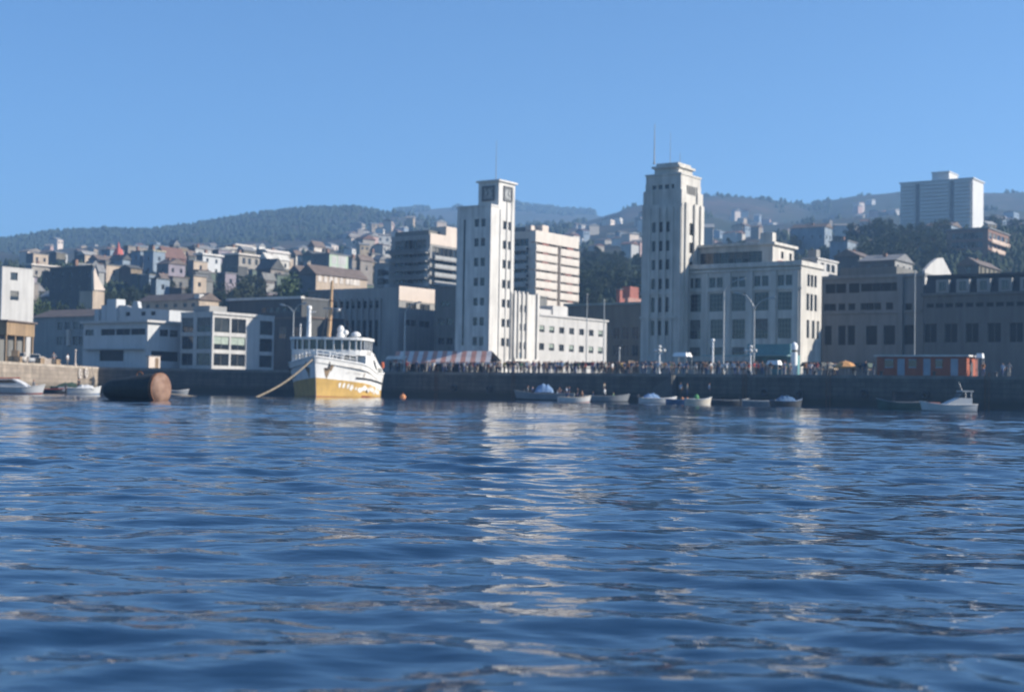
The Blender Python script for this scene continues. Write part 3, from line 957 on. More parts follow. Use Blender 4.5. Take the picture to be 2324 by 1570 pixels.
def admin():
    b = Bld('grey_ministry', 'wide grey building with tall vertical window strips left of the clock tower', 'building',
            ('a', 702, 705), 262, xl=('a', 20, 740), xr=('a', 1062, 745))
    xs = [70, 130, 190, 247, 305, 365, 425, 486]
    L = b.grid('L', [('a', x, 880) for x in xs], [(('a', 486, 842), ('a', 486, 920)), (('a', 486, 1035), ('a', 486, 1300))], 1.5, style='cross')
    zsill = b.hit('R', ('a', 800, 850))[1]
    R = b.grid('R', [('a', x, 890) for x in (795, 848, 935, 985, 1035)], [(('a', 795, 865), ('a', 795, 930)), (('a', 795, 1035), ('a', 795, 1098))], 1.5)
    b.shell(GREY3, R=R, L=L)
    b.box('parapet', CREAM, (-.12, -.12, zsill), (b.wr, -.003, b.h + .2))
    mb = MB()
    for x in (40, 100, 160, 218, 276, 335, 395, 455, 515):
        u = b.hit('L', ('a', x, 900))[0]
        mb.box((-.35, u - .22, -1), (-.004, u + .22, b.h - 2))
    mb.build('pilaster', GREY3, b.o)
    b = Bld('low_grey_office', 'low dark grey office squeezed between the ministry and the clock tower', 'building',
            ('a', 1290, 712), 257, xl=('a', 1062, 712), wr=30)
    L = b.grid('L', [('a', 1120, 1250), ('a', 1205, 1250)], [(('a', 1120, 1215), ('a', 1120, 1285)), (('a', 1120, 1020), ('a', 1120, 1090))], 1.5)
    L += b.grid('L', [('a', 1162, 880)], [(('a', 1162, 845), ('a', 1162, 905))], 2.2)
    b.shell(GREY4, L=L); b.roof(GREY4, t=.3, e=.2)
admin()

def apartments_left():
    b = Bld('stepped_apartments', 'stepped grey apartment block with long balconies behind the ministry', 'apartment block',
            ('a', 1015, 178), 312, xl=('a', 625, 195), xr=('a', 1300, 228), zb=6)
    ys = [310, 395, 480, 565, 655, 745, 835]
    L, rows = [], [b.hit('L', ('a', 1015, y))[1] for y in ys]
    Rr = [b.hit('R', ('a', 1015, y + 20))[1] for y in ys]
    us = np.linspace(1.2, b.wl - 1.2, 8)
    for z in rows:
        L += [(u - 1.4, u + 1.4, z - .2, z + 1.9, 'two') for u in us]
    ur = np.linspace(2, b.wr - 2, 5)
    R = [(u - 1.3, u + 1.3, z - 1.2, z + .8, 'two') for z in Rr for u in ur]
    b.shell(GREY3, R=R, L=L)
    bal = mat('balcony_grey', (.33, .34, .34), .8, .15, .8, streak=.5)
    for z in rows:
        m = MB()
        m.box((-1.3, .3, z - 1.3), (-.01, b.wl - .3, z - 1.1))
        k = 0
        for u in us:
            m.box((-1.4, u - 1.9, z - 1.1), (-1.25, u + 1.9, z - .25))
        m.build('balcony', bal, b.o)
    for z in Rr:
        m = MB()
        m.box((.3, -1.2, z - 2.3), (b.wr - .3, -.01, z - 2.1)); m.box((.3, -1.3, z - 2.1), (b.wr - .3, -1.15, z - 1.3))
        m.build('balcony', bal, b.o)
    zt = b.hit('R', ('a', 1015, 275))[1]
    b.box('parapet', CREAM, (-.12, -.12, zt), (b.wr * .96, -.004, b.h + .3))
    b.box('stair_head', GREY4, (2, 2, b.h), (b.wr - 3, 12, b.h + 1.3))
    b.box('tank_room', CREAM, (b.wr - 4.5, .2, b.h), (b.wr - .5, 5, b.h + 2.5))
    # lower step on the left
    y0, zl = b.wl, b.hit('L', ('a', 560, 462))[1]
    y1 = b.hit('L', ('a', 440, 480))[0]
    b.shell(GREY3, .4, y0, b.wr, y1, -1, zl, name='lower_wing', L=[(u - 1, u + 1, z - .2, z + 1.4, 'two') for z in rows[3:] for u in np.linspace(y0 + 2, y1 - 2, 4)])
apartments_left()

def apartments_right():
    b = Bld('cream_apartments', 'sunlit cream apartment tower with stacked balconies and salmon blinds', 'apartment block',
            ('b', 283, 142), 300, xl=('b', 60, 110), xr=('b', 712, 240), zb=5)
    ys = [305, 395, 485, 578, 668, 760]
    zs = [b.hit('R', ('b', 283, y))[1] for y in ys]
    zs.append(2 * zs[-1] - zs[-2])
    H = zs[0] - zs[1]
    uS0, uS1 = b.hit('R', ('b', 490, 500))[0], b.hit('R', ('b', 522, 500))[0]
    L = [(u - 1.2, u + 1.2, z + .3, z + 1.9, 'two') for z in zs for u in np.linspace(1.8, b.wl - 1.8, 3)]
    zt = b.hit('R', ('b', 283, 225))[1]
    # back wall of the balconies, then the balconies themselves
    R = [(a, c, z + .15, z + H - .75, 'two') for z in zs for (a, c) in ((1.2, 3.2), (4.2, uS0 - 1), (uS1 + 1, uS1 + 3.4), (uS1 + 4.4, b.wr - 1.5))]
    b.shell(CREAM, R=R, L=L)
    b.box('top_band', CREAM2, (-.15, -1.35, zt - .6), (b.wr + .1, -.01, b.h + .1))
    for i, z in enumerate(zs):
        for (a, c) in ((-.1, uS0), (uS1, b.wr + .1)):
            dz = 0 if a < 0 else -.05
            m = MB()
            m.box((a, -1.5, z - .95 + dz), (c, -.01, z - .72 + dz))
            m.box((a, -1.55, z - .72 + dz), (c, -1.4, z + .55 + dz))
            m.box((a, -1.4, z - .72 + dz), (a + .12, -.02, z + H - 1.0 + dz)); m.box((c - .12, -1.4, z - .72 + dz), (c, -.02, z + H - 1.0 + dz))
            bo = m.build('balcony', CREAM2, b.o)
            if (i + (a > 0)) % 5 != 3:
                k = a + (c - a) * random.uniform(.3, .45)
                q = MB()
                q.add([(k, -1.42, z + .75), (k + 2.4, -1.42, z + .75), (k + 2.7, -.05, z + 1.5), (k - .2, -.05, z + 1.5), (k, -1.42, z + .69), (k + 2.4, -1.42, z + .69), (k + 2.7, -.05, z + 1.44), (k - .2, -.05, z + 1.44)],
                      ((0, 1, 2, 3), (7, 6, 5, 4), (0, 4, 5, 1), (1, 5, 6, 2), (2, 6, 7, 3), (3, 7, 4, 0)))
                q.build('blind', PINK, bo)
    b.box('chimney', CREAM, (b.hit('R', ('b', 405, 160))[0], .2, b.h), (b.hit('R', ('b', 466, 160))[0], 4, b.h + 1.8))
    b.box('stair_head', GREY4, (.6, 1.5, b.h), (b.hit('R', ('b', 400, 160))[0], 8, b.h + 1.0))
    b.box('parapet', CREAM, (-.1, -.1, b.h + .1), (1.2, 1.4, b.h + 1.2))
    for z in zs:
        m = MB()
        m.box((-1.0, .5, z - .9), (-.01, b.wl - .5, z - .7)); m.box((-1.1, .5, z - .7), (-.95, b.wl - .5, z + .25))
        m.build('balcony', mat('balcony_grey', (.36, .37, .37)), b.o)
apartments_right()

def high_rise():
    b = Bld('white_high_rise', 'tall white high-rise with sunlit end wall on the hill at right', 'apartment block',
            ('w', 1585, 205), 560, xl=('w', 930, 268), xr=('w', 1682, 240), zb=38)
    n = 13
    z0 = b.hit('L', ('w', 1585, 655))[1]
    dz = (b.h - z0) / n
    secs = [b.hit('L', ('w', x, 400))[0] for x in (1575, 1420, 1372, 1110, 1062, 938)]
    L = []
    for i in range(n):
        z = z0 + i * dz
        for a, c in ((secs[0], secs[1]), (secs[2], secs[3]), (secs[4], secs[5])):
            k = max(2, int((c - a) / 5))
            wd = (c - a) / k
            for q in range(k):
                L.append((a + q * wd + .6, a + (q + 1) * wd - .6, z + 1.25, z + dz - .35, 'hole0'))
    WH = mat('white_tower_render', (.52, .52, .505), .8, .08, .2, streak=.4)
    mb = MB()
    x1, y1 = b.wr, b.wl
    b.shell(WH, L=L, dep=.9)
    gl = MB()
    for q in L:
        gl.face([(.82, q[0], q[2]), (.82, q[1], q[2]), (.82, q[1], q[3]), (.82, q[0], q[3])])
    for i in range(n):
        z = z0 + i * dz
        for a, c in ((secs[0], secs[1]), (secs[2], secs[3]), (secs[4], secs[5])):
            gi = MB()
            gi.box((.75, a + .6, z + 1.27), (.82, c - .6, z + dz - .37))
            gi.build('window', G_MID, b.o)
            ba = MB()
            ba.box((-.7, a + .2, z + .05), (-.01, c - .2, z + .25)); ba.box((-.8, a + .2, z + .25), (-.65, c - .2, z + 1.15))
            ba.build('balcony', WH, b.o)
    for k in (1, 3):
        m = MB()
        m.box((-.12, secs[k] + .3, z0), (-.005, secs[k + 1] - .3, b.h - .5))
        m.build('stair_shaft', mat('shaft_grey', (.16, .16, .165), .8), b.o)
    b.roof(WH, t=.5, e=.5)
    ua, ub = b.hit('L', ('w', 1370, 200), 3)[0], b.hit('L', ('w', 1215, 200), 3)[0]
    zt = b.hit('L', ('w', 1300, 150), 3)[1]
    b.shell(WH, 3, ua, b.wr, ub, b.h + .5, zt, name='tank_room')
    b.roof(WH, 3, ua, b.wr, ub, zt, .4, .3, 'tank_roof')
high_rise()

def brick_block():
    b = Bld('brick_apartments', 'brown brick apartment block with banded sunlit side below the white high-rise', 'apartment block',
            ('w', 1725, 655), 430, xl=('w', 1345, 690), xr=('w', 1912, 712), zb=20)
    zs = [b.hit('R', ('w', 1725, y))[1] for y in (740, 822, 905, 985, 1065)]
    R = [(u - 1.7, u + 1.7, z - .1, z + 1.9, 'two') for z in zs for u in np.linspace(2.5, b.wr - 2.5, 5)]
    L = [(u - 1.3, u + 1.3, z, z + 1.8, 'two') for z in zs for u in np.linspace(3, b.wl - 3, 7)]
    b.shell(BRICK, R=R, L=L)
    bd = mat('tan_balcony', (.5, .38, .30), .8, .15, .6)
    for z in zs:
        m = MB(); m.box((.2, -1.1, z - 1.5), (b.wr - .2, -.01, z - 1.3)); m.box((.2, -1.2, z - 1.3), (b.wr - .2, -1.05, z - .2)); m.build('balcony', bd, b.o)
    b.roof(ROOFG, t=.4, e=.4)
brick_block()
# ---------------------------------------------------------------- buildings on the left quay
BLUEW = mat('bluish_white_render', (.48, .49, .49), .8, .10, .3, streak=.6, bump=.15)
TANW = mat('tan_render', (.42, .34, .26), .85, .2, .4, streak=.6)
DARKW = mat('dark_render', (.085, .088, .085), .9, .2, .4, streak=.5)
TEAL = mat('teal_boards', (.07, .14, .14), .8, .2, .6, streak=.4)
GREEN = mat('pale_green_boards', (.36, .45, .34), .8, .12, .6, streak=.4)
BLUEH = mat('blue_grey_iron', (.20, .25, .30), .75, .2, .6, streak=.5)
MAUVE = mat('mauve_iron', (.24, .21, .24), .8, .2, .6, streak=.5)
OCHRE = mat('ochre_wall', (.34, .27, .18), .85, .2, .5, streak=.5)
TILE = mat('red_brown_tiles', (.16, .09, .07), .85, .2, 1.0)
RUSTR = mat('rusty_roof_iron', (.15, .115, .095), .8, .25, .6, streak=.4)

def framed_house():
    b = Bld('white_office', 'white three-storey framed building with large panes beside the ship', 'building',
            ('2', 415, 682), 236, xl=('2', 140, 692), xr=('2', 945, 725))
    fl = [b.hit('R', ('2', 415, y))[1] for y in (1150, 1010, 860, 700)]
    ua, ub, uc = b.hit('R', ('2', 700, 800))[0], b.hit('R', ('2', 812, 800))[0], b.wr
    um = b.hit('R', ('2', 567, 800))[0]
    yl = b.hit('L', ('2', 262, 800))[0]
    R, L = [], []
    for i in range(3):
        z0, z1 = max(fl[i], .3) + .35, fl[i + 1] - .3
        R += [(.4, um - .2, z0, z1, 'green' if i == 1 else 'two'), (um + .2, ua, z0, z1, 'green' if i == 1 else 'two'), (ub + .25, uc - .3, z0, z1, 'plain')]
        L += [(.4, yl - .45, z0, z1, 'two'), (yl + .45, b.wl - .3, z0, z1, 'two')]
    b.shell(WHITE_W, R=R, L=L, dep=.5)
    b.box('fascia', WHITE_W, (-.25, -.3, b.h - .1), (ub, -.004, b.h + .35))
    b.roof(WHITE_W, z=b.h, t=.3, e=.05)
    b.box('stair_head', GREY3, (2, 3, b.h + .3), (6, 7, b.h + 1.5))
framed_house()

def white_low():
    b = Bld('white_harbour_shed', 'low white building with a flat sunlit roof edge and ribbon windows', 'building',
            ('1', 1275, 757), 238, xl=('1', 720, 790), xr=('1', 1562, 762))
    R = b.grid('R', [('1', 1415, 850), ('1', 1500, 850)], [(('1', 1415, 822), ('1', 1415, 882))], 1.9)
    R += b.grid('R', [('1', 1420, 1050)], [(('1', 1420, 1010), ('1', 1420, 1095))], 6.0, style='dark')
    L = b.grid('L', [('1', 1190, 840), ('1', 1060, 840), ('1', 930, 845)], [(('1', 1190, 812), ('1', 1190, 868))], 3.8, style='darktwo')
    L += b.grid('L', [('1', 770, 850)], [(('1', 770, 822), ('1', 770, 875))], 2.4)
    L += b.grid('L', [('1', 1170, 1050), ('1', 960, 1050)], [(('1', 1170, 1000), ('1', 1170, 1095))], 6.5, style='dark')
    b.shell(BLUEW, R=R, L=L, dep=.4)
    m = MB(); m.box((-.7, -.7, b.h - .05), (b.wr - .1, b.wl + .2, b.h + .35)); m.build('roof', WHITE_W, b.o)
    d = MB(); z = b.hit('L', ('1', 1200, 990))[1]
    d.box((-.7, .5, z - .15), (-.01, b.wl - 1, z + .05)); d.build('canopy', GREY3, b.o)
white_low()

def curved_gable():
    b = Bld('curved_gable_house', 'pale house with stepped curving gable and small dark round-topped windows', 'building',
            ('1', 1460, 655), 262, xl=('1', 830, 660), wr=9)
    sh = [(1460, 660), (1330, 650), (1195, 640), (1185, 585), (1150, 580), (1135, 640), (1090, 622), (1040, 616), (985, 625), (930, 650), (915, 640), (880, 652), (872, 658), (830, 658)]
    pts = [b.hit('L', ('1', x, y - 5)) for x, y in sh]
    W = b.grid('L', [('1', x, 690) for x in (905, 1005, 1103, 1235, 1320)], [(('1', 1005, 673), ('1', 1005, 708))], 1.3, style='dark')
    zb = min(p[1] for p in pts) - .05
    b.shell(BLUEW, L=W, z1=zb, y1=pts[-1][0])
    m = MB()
    poly = [(u, z) for u, z in pts] + [(pts[-1][0], zb), (pts[0][0], zb)]
    n = len(poly)
    m.add([(0, u, z) for u, z in poly] + [(.8, u, z) for u, z in poly], [tuple(range(n)), tuple(reversed(range(n, 2 * n)))] + [(k, (k + 1) % n, n + (k + 1) % n, n + k) for k in range(n)])
    m.build('gable', BLUEW, b.o)
    yl = pts[-1][0]
    # stepped sunlit wall at the far end
    m = MB()
    for (x0, x1, y) in ((815, 850, 650), (872, 915, 612), (918, 1000, 562)):
        ua, ub = b.hit('L', ('1', x1, 700), -.6)[0], b.hit('L', ('1', x0, 700), -.6)[0]
        z = b.hit('L', ('1', x0, y), -.6)[1]
        m.add([(p[0], p[1], p[2]) for p in ((-.6, ua, zb - 3), (1.6, ua, zb - 3), (1.6, ub, zb - 3), (-.6, ub, zb - 3), (-.6, ua, z), (1.6, ua, z), (1.6, ub, z), (-.6, ub, z))],
              ((3, 2, 1, 0), (4, 5, 6, 7), (0, 1, 5, 4), (1, 2, 6, 5), (2, 3, 7, 6), (3, 0, 4, 7)))
    m.build('stepped_parapet', BLUEW, b.o)
    b.roof(ROOFG, x0=.9, y0=.5, x1=8, y1=yl - .5, z=zb, t=.2, e=0)
curved_gable()

def long_grey():
    b = Bld('long_grey_warehouse', 'long low grey shaded warehouse with pairs of tall windows left of the gable', 'building',
            ('1', 840, 705), 275, xl=('1', 280, 740), wr=9)
    L = b.grid('L', [('1', x, 790) for x in (515, 580, 650, 705, 760)], [(('1', 650, 755), ('1', 650, 822)), (('1', 650, 880), ('1', 650, 955))], 1.6)
    b.shell(GREY3, L=L)
    b.gable(RUSTR, rise=1.8, along='y')
    u = b.hit('L', ('1', 585, 880), -.4)
    b.box('pilaster', CREAM, (-.5, u[0] - .45, b.hit('L', ('1', 585, 960))[1]), (-.01, u[0] + .45, b.hit('L', ('1', 585, 822))[1]))
long_grey()

def left_white():
    b = Bld('rounded_white_house', 'bright sunlit white building with rounded corner cut by the left frame edge', 'building',
            ('1', 20, 290), 250, xl=('1', -60, 300), xr=('1', 285, 330))
    W = b.grid('R', [('1', 122, 355)], [(('1', 122, 330), ('1', 122, 398))], 1.5, style='plain') + b.grid('R', [('1', 125, 530)], [(('1', 125, 490), ('1', 125, 570))], 1.8, style='plain')
    b.shell(WHITE_W, R=W)
    zt = b.h
    m = MB()
    w2 = b.hit('R', ('1', 305, 420))[0]
    pr = [(b.wr, 0), (b.wr + .001, zt)]
    n = 8
    vs = []
    r = w2 - b.wr
    for k in range(n + 1):
        a = -math.pi / 2 + (math.pi / 2) * k / n
        vs.append((b.wr + r * math.cos(a), r + r * math.sin(a)))
    poly = vs + [(b.wr, r)]
    m.prism(poly, -1, zt - 1.2)
    m.build('rounded_corner', WHITE_W, b.o)
    b.roof(WHITE_W, t=.25, e=.05)
left_white()

def long_flat():
    b = Bld('long_hillfoot_house', 'long low grey house with a tan sunlit end wall above the white office', 'house',
            ('g', 1225, 965), 285, xl=('g', 285, 1000), xr=('g', 1535, 985))
    b.shell(TANW, z0=-2, L=b.grid('L', [('g', x, 1060) for x in (420, 560, 700, 850, 1000, 1130)], [(('g', 700, 1030), ('g', 700, 1090))], 1.2),
            R=b.grid('R', [('g', 1410, 1110)], [(('g', 1410, 1080), ('g', 1410, 1140))], 1.6))
    b.gable(RUSTR, rise=1.6, along='y')
    b.box('chimney', WHITE_W, (.2, .2, b.h), (1.6, 1.6, b.h + 1.2))
    b = Bld('dark_terrace', 'long dark terrace with a pale gutter line behind the left lamp post', 'house',
            ('h', 745, 1075), 282, xl=('g', 1700, 935), wr=12)
    b.shell(DARKW, z0=-2, L=b.grid('L', [('h', x, 1280) for x in (60, 180, 300, 420, 540, 660)], [(('h', 300, 1230), ('h', 300, 1320))], 1.4))
    b.box('gutter', GREY1, (-.6, -.4, b.h), (0.4, b.wl + .3, b.h + .5)); b.box('roof', ROOFG, (.45, -.2, b.h), (12, b.wl, b.h + .35))
    b = Bld('dark_warehouse', 'dark low warehouse between the white office and the ship mast', 'building',
            ('h', 1300, 940), 300, xl=('h', 860, 960), wr=12)
    b.shell(GREY4, z0=-2, L=b.grid('L', [('h', 960, 1100), ('h', 1150, 1100)], [(('h', 960, 1020), ('h', 960, 1180))], 1.8)); b.roof(ROOFG)
    b = Bld('low_iron_shed', 'low dark shed with rusty roof right of the white office', 'shed',
            ('2', 1260, 725), 262, xl=('2', 930, 730), wr=10)
    b.shell(DARKW, L=b.grid('L', [('2', 1010, 850), ('2', 1150, 850)], [(('2', 1010, 800), ('2', 1010, 900))], 2.2)); b.roof(RUSTR, t=.3)
long_flat()

def pier_things():
    b = Bld('pier_hut', 'small sunlit cream hut on the quay behind the big buoy', 'hut', ('1', 1285, 1052), 224, xl=('1', 1262, 1052), xr=('1', 1382, 1056))
    b.shell(CREAM); b.roof(ROOFG, t=.12, e=.1)
    b.box('door', WOOD, (b.wr * .55, -.05, 0), (b.wr * .85, -.003, 1.7))
    # timber frame store on the pier
    b = Bld('timber_store', 'sunlit timber-framed store with tan boarded top at the left edge', 'shed', ('1', 60, 750), 196, xl=('1', -60, 760), xr=('1', 300, 760), ang=R_(82))
    zc = b.hit('R', ('1', 100, 870))[1]
    b.box('loft', mat('tan_boards', (.29, .20, .115), .85, .25, .8, streak=.6), (0, 0, zc), (b.wr, b.wl, b.h))
    b.roof(RUSTR, t=.2, e=.3)
    for u in np.linspace(.1, b.wr - .35, 4):
        for y in (.1, b.wl - .4):
            b.box('post', mat('tan_boards', (.4, .29, .17)), (u, y, 0), (u + .28, y + .28, zc))
    b.box('back_wall', GREY4, (0, b.wl * .6, 0), (b.wr, b.wl * .6 + .2, zc - .01))
pier_things()

# ---------------------------------------------------------------- houses on the near hill
HC1, HC2, HW = mat('shaded_hill_cream', (.22, .195, .17), .85, .15, .5, streak=.5), mat('shaded_hill_pale_cream', (.29, .265, .23), .85, .15, .5, streak=.5), mat('shaded_hill_white', (.36, .36, .35), .85, .15, .5, streak=.5)  # copies of the town paints, darkened to put hillside shade into the colour
SHADED_SIDES = [DARKW, BLUEH, mat('shade_side_grey', (.13, .135, .14), .8, .2, .6, streak=.5), mat('shade_side_brown', (.10, .085, .07), .85, .2, .6, streak=.5)]  # darker tones painting the shade on the left faces of hill houses
def hill_house(name, label, top, xl, xr, bot, Y, m, R=None, L=None, rf='flat', rm=None, cat='house', ww=1.0, rise=1.8, chim=True, side=True):
    m = {CREAM2: HC2, CREAM: HC1, WHITE_W: HW}.get(m, m)  # swaps in the shade-darkened copies
    zb = pt((px(top)[0], px(bot)[1] if isinstance(bot, tuple) else bot), Y).z
    b = Bld(name, label, cat, top, Y, xl=xl, xr=xr, zb=zb - .2)
    Rw = b.grid('R', R[0], R[1], ww) if R else (auto(b, 'R') if R is None else [])
    Lw = b.grid('L', L[0], L[1], ww) if L else (auto(b, 'L') if L is None else [])
    b.shell(m, z0=-9, R=Rw, L=Lw, mL=random.choice(SHADED_SIDES) if side and m not in (TEAL, DARKW, BLUEH) else None)  # left face gets its shade as a darker colour
    if rf == 'flat': b.roof(rm or ROOFG, t=.3, e=.3)
    elif rf == 'slab': b.roof(rm or CREAM2, t=.55, e=.7)
    else: b.gable(rm or RUSTR, rise=rise, along=rf)
    if chim:
        b.box('chimney', BRICK, (b.wr * .3, b.wl * .4, b.h + .2), (b.wr * .3 + .8, b.wl * .4 + .8, b.h + 1.9))
    return b
def auto(b, f):
    ln = b.wr if f == 'R' else b.wl
    n, k = int(ln / 3.0), max(1, int(b.h / 3.1))
    if n < 1: return []
    out = []
    for j in range(k):
        z = b.h - (j + 1) * (b.h / k) + .8
        for i in range(n):
            u = (i + .5) * ln / n
            out.append((u - .5, u + .5, z, z + 1.4, 'two'))
    return out
H = hill_house
H('hill_house', 'white flat house topmost on the left hill with bright lit wall', ('g', 1165, 155), ('g', 1060, 165), ('g', 1425, 185), ('g', 1165, 290), 500, WHITE_W)
H('hill_house', 'pale grey two-storey house below the topmost white house', ('g', 1285, 258), ('g', 1180, 270), ('g', 1570, 290), ('g', 1285, 560), 440, BLUEW, rf='slab', rm=GREY1)
H('hill_house', 'cream house with three tall windows on the hill crest', ('g', 1852, 255), ('g', 1625, 270), ('g', 2180, 290), ('g', 1852, 495), 450, CREAM2, R=([('g', 1930, 340), ('g', 2020, 340), ('g', 2130, 340)], [(('g', 1930, 305), ('g', 1930, 400))]), rf='slab', ww=1.3)
H('hill_house', 'wide house with a long lit flat roof behind the cream house', ('g', 1650, 155), ('g', 1560, 165), ('g', 2145, 235), ('g', 1650, 265), 510, GREY2, rf='slab')
H('hill_house', 'small roof house highest in the middle of the left hill', ('g', 1800, 108), ('g', 1640, 130), ('g', 2030, 150), ('g', 1800, 165), 525, GREY4, rf='slab', chim=False)
H('hill_house', 'house with reddish brown roof between blue iron houses and white house', ('g', 700, 300), ('g', 520, 310), ('g', 1020, 320), ('g', 700, 380), 470, TILE, rf='x', rm=TILE, rise=4)
H('hill_house', 'tall blue-grey iron-clad house on the left hill crest', ('g', 505, 195), ('g', 350, 200), ('g', 690, 230), ('g', 505, 560), 460, BLUEH, rm=mat('yellowish_iron', (.5, .46, .30), .7))
H('hill_house', 'narrow blue-grey iron-clad house left of its taller twin', ('g', 300, 205), ('g', 155, 205), ('g', 345, 212), ('g', 300, 520), 465, BLUEH)
H('hill_house', 'mauve iron house below the reddish roof', ('g', 745, 395), ('g', 560, 390), ('g', 1010, 420), ('g', 745, 560), 430, MAUVE, rf='y')
H('hill_house', 'tan ruined-looking wall house above the long grey house', ('g', 1140, 590), ('g', 1110, 600), ('g', 1340, 650), ('g', 1140, 900), 345, TANW, rf='flat', chim=False, R=([('g', 1230, 720)], [(('g', 1230, 690), ('g', 1230, 760))]))
H('hill_house', 'house with curved cream lit roof edge on the crest', ('h', 130, 240), ('h', 40, 260), ('h', 540, 265), ('h', 130, 340), 500, CREAM2, rf='x', rm=CREAM2, rise=1.2)
H('hill_house', 'grey-beige hipped house below the curved cream roof', ('h', 115, 360), ('h', 10, 380), ('h', 520, 400), ('h', 115, 520), 430, GREY2, rf='x', rm=GREY2, rise=2.0)
H('hill_house', 'cream house with bluish windows and dark pointed side wall', ('h', 190, 545), ('h', -60, 545), ('h', 430, 575), ('h', 190, 760), 390, CREAM, R=([('h', 280, 650), ('h', 345, 640), ('h', 400, 640)], [(('h', 280, 600), ('h', 280, 720))]), rf='y', rm=DARKW, ww=1.2, rise=3.2)
H('hill_house', 'dark teal house with a big cream chimney stack', ('h', 965, 300), ('h', 760, 290), ('h', 1230, 320), ('h', 965, 560), 470, TEAL, rf='x', rm=DARKW)
b = hill_house('hill_house', 'pale green house with four large white windows behind the ship mast', ('h', 1240, 275), ('h', 905, 300), ('h', 1575, 300), ('h', 1240, 650), 420, GREEN, R=[], rf='flat')
for (x0, x1, y0, y1) in ((1280, 1365, 320, 450), (1390, 1535, 325, 465), (1275, 1360, 485, 610), (1395, 1510, 495, 640)):
    (ua, za), (ub, zb_) = b.hit('R', ('h', x0, y1)), b.hit('R', ('h', x1, y0))
    za, zb_ = min(za, zb_), max(za, zb_)
    m = MB(); m.box((ua, -.08, za), (ub, -.004, zb_)); k = (ub - ua) / 3
    for i in (1, 2): m.box((ua + i * k - .12, -.16, za + .1), (ua + i * k + .12, -.085, zb_ - .1))
    m.build('window', WHITE_W, b.o)
b = Bld('tank_tower', 'cream square chimney-like block rising from the teal house roof', 'tower', ('h', 965, 172), 480, xl=('h', 940, 175), xr=('h', 1105, 185), zb=tz(-60, 480))
b.shell(CREAM2, R=auto(b, 'R')[:1]); b.roof(CREAM, t=.25, e=.15)
b = hill_house('arcade_house', 'long rusty-roofed house with a row of pale arched windows below the green house', ('h', 1000, 640), ('h', 700, 640), ('h', 1910, 760), ('h', 1000, 830), 335, TANW, R=[], L=[], rf='x', rm=RUSTR, rise=2.6, cat='house')
for x in (1060, 1165, 1260, 1345, 1450, 1560, 1630, 1695, 1750):
    u = b.hit('R', ('h', x, 740))[0]; z1 = b.hit('R', ('h', 1060, 655))[1]; z0 = b.hit('R', ('h', 1060, 770))[1]
    m = MB()
    k = [(u + math.cos(a) * .62, z1 - .62 + math.sin(a) * .62) for a in np.linspace(0, math.pi, 7)]
    m.extrude([(u + .62, z0)] + k + [(u - .62, z0)], -.12, -.004)
    m.build('window', mat('pale_blind', (.55, .5, .45), .7), b.o)
H('hill_house', 'small pale house tucked right of the green house', ('h', 1645, 375), ('h', 1600, 380), ('h', 1760, 395), ('h', 1645, 470), 460, CREAM)
H('hill_house', 'pinkish house with two white windows left of the grey apartments', ('h', 1790, 390), ('h', 1720, 400), ('h', 2015, 430), ('h', 1790, 590), 430, CREAM, rf='x')
H('hill_house', 'beige tower-like house left of the grey apartments', ('h', 1995, 275), ('h', 1930, 290), ('h', 2130, 300), ('h', 1995, 450), 480, CREAM2)
H('hill_house', 'cream house with long lit roof slab near the left frame edge', ('c', 365, 405), ('c', 240, 440), ('c', 860, 450), ('c', 365, 600), 470, CREAM2, rf='slab')
H('hill_house', 'big dark shaded house with a lit ledge below the roof', ('c', 1470, 420), ('c', 690, 500), ('c', 1485, 425), ('c', 1470, 1150), 345, DARKW, rf='flat')
H('hill_house', 'dark sooty house below the red church spire', ('c', 1560, 300), ('c', 1400, 330), ('c', 2120, 290), ('c', 1560, 500), 480, DARKW, rf='x', rm=RUSTR)
H('hill_house', 'teal fronted shaded house right of the church', ('c', 1690, 520), ('c', 1640, 530), ('c', 1900, 550), ('c', 1690, 760), 420, TEAL)
H('hill_house', 'ochre house half hidden by trees left of the tan wall', ('g', 640, 640), ('g', 560, 640), ('g', 760, 650), ('g', 640, 720), 400, OCHRE, rf='x')
H('hill_house', 'dark iron house left of the blue-grey pair', ('g', 20, 330), ('g', -180, 340), ('g', 140, 340), ('g', 20, 520), 455, BLUEH, rf='y', rm=DARKW)
H('hill_house', 'grey shaded house under the cream flat house at crest', ('g', 1700, 310), ('g', 1590, 320), ('g', 1830, 320), ('g', 1700, 520), 455, GREY3)
H('hill_house', 'dark house standing right of the reddish roof', ('g', 1060, 270), ('g', 1030, 280), ('g', 1170, 290), ('g', 1060, 480), 470, DARKW, rf='x')
H('hill_house', 'grey house with rusty roof left of the teal house', ('h', 640, 300), ('h', 560, 310), ('h', 740, 300), ('h', 640, 420), 480, GREY2, rf='x')
H('hill_house', 'long rusty roof low on the slope left of the arcade', ('h', 700, 590), ('h', 540, 590), ('h', 990, 600), ('h', 700, 690), 365, MAUVE, rf='x', chim=False)

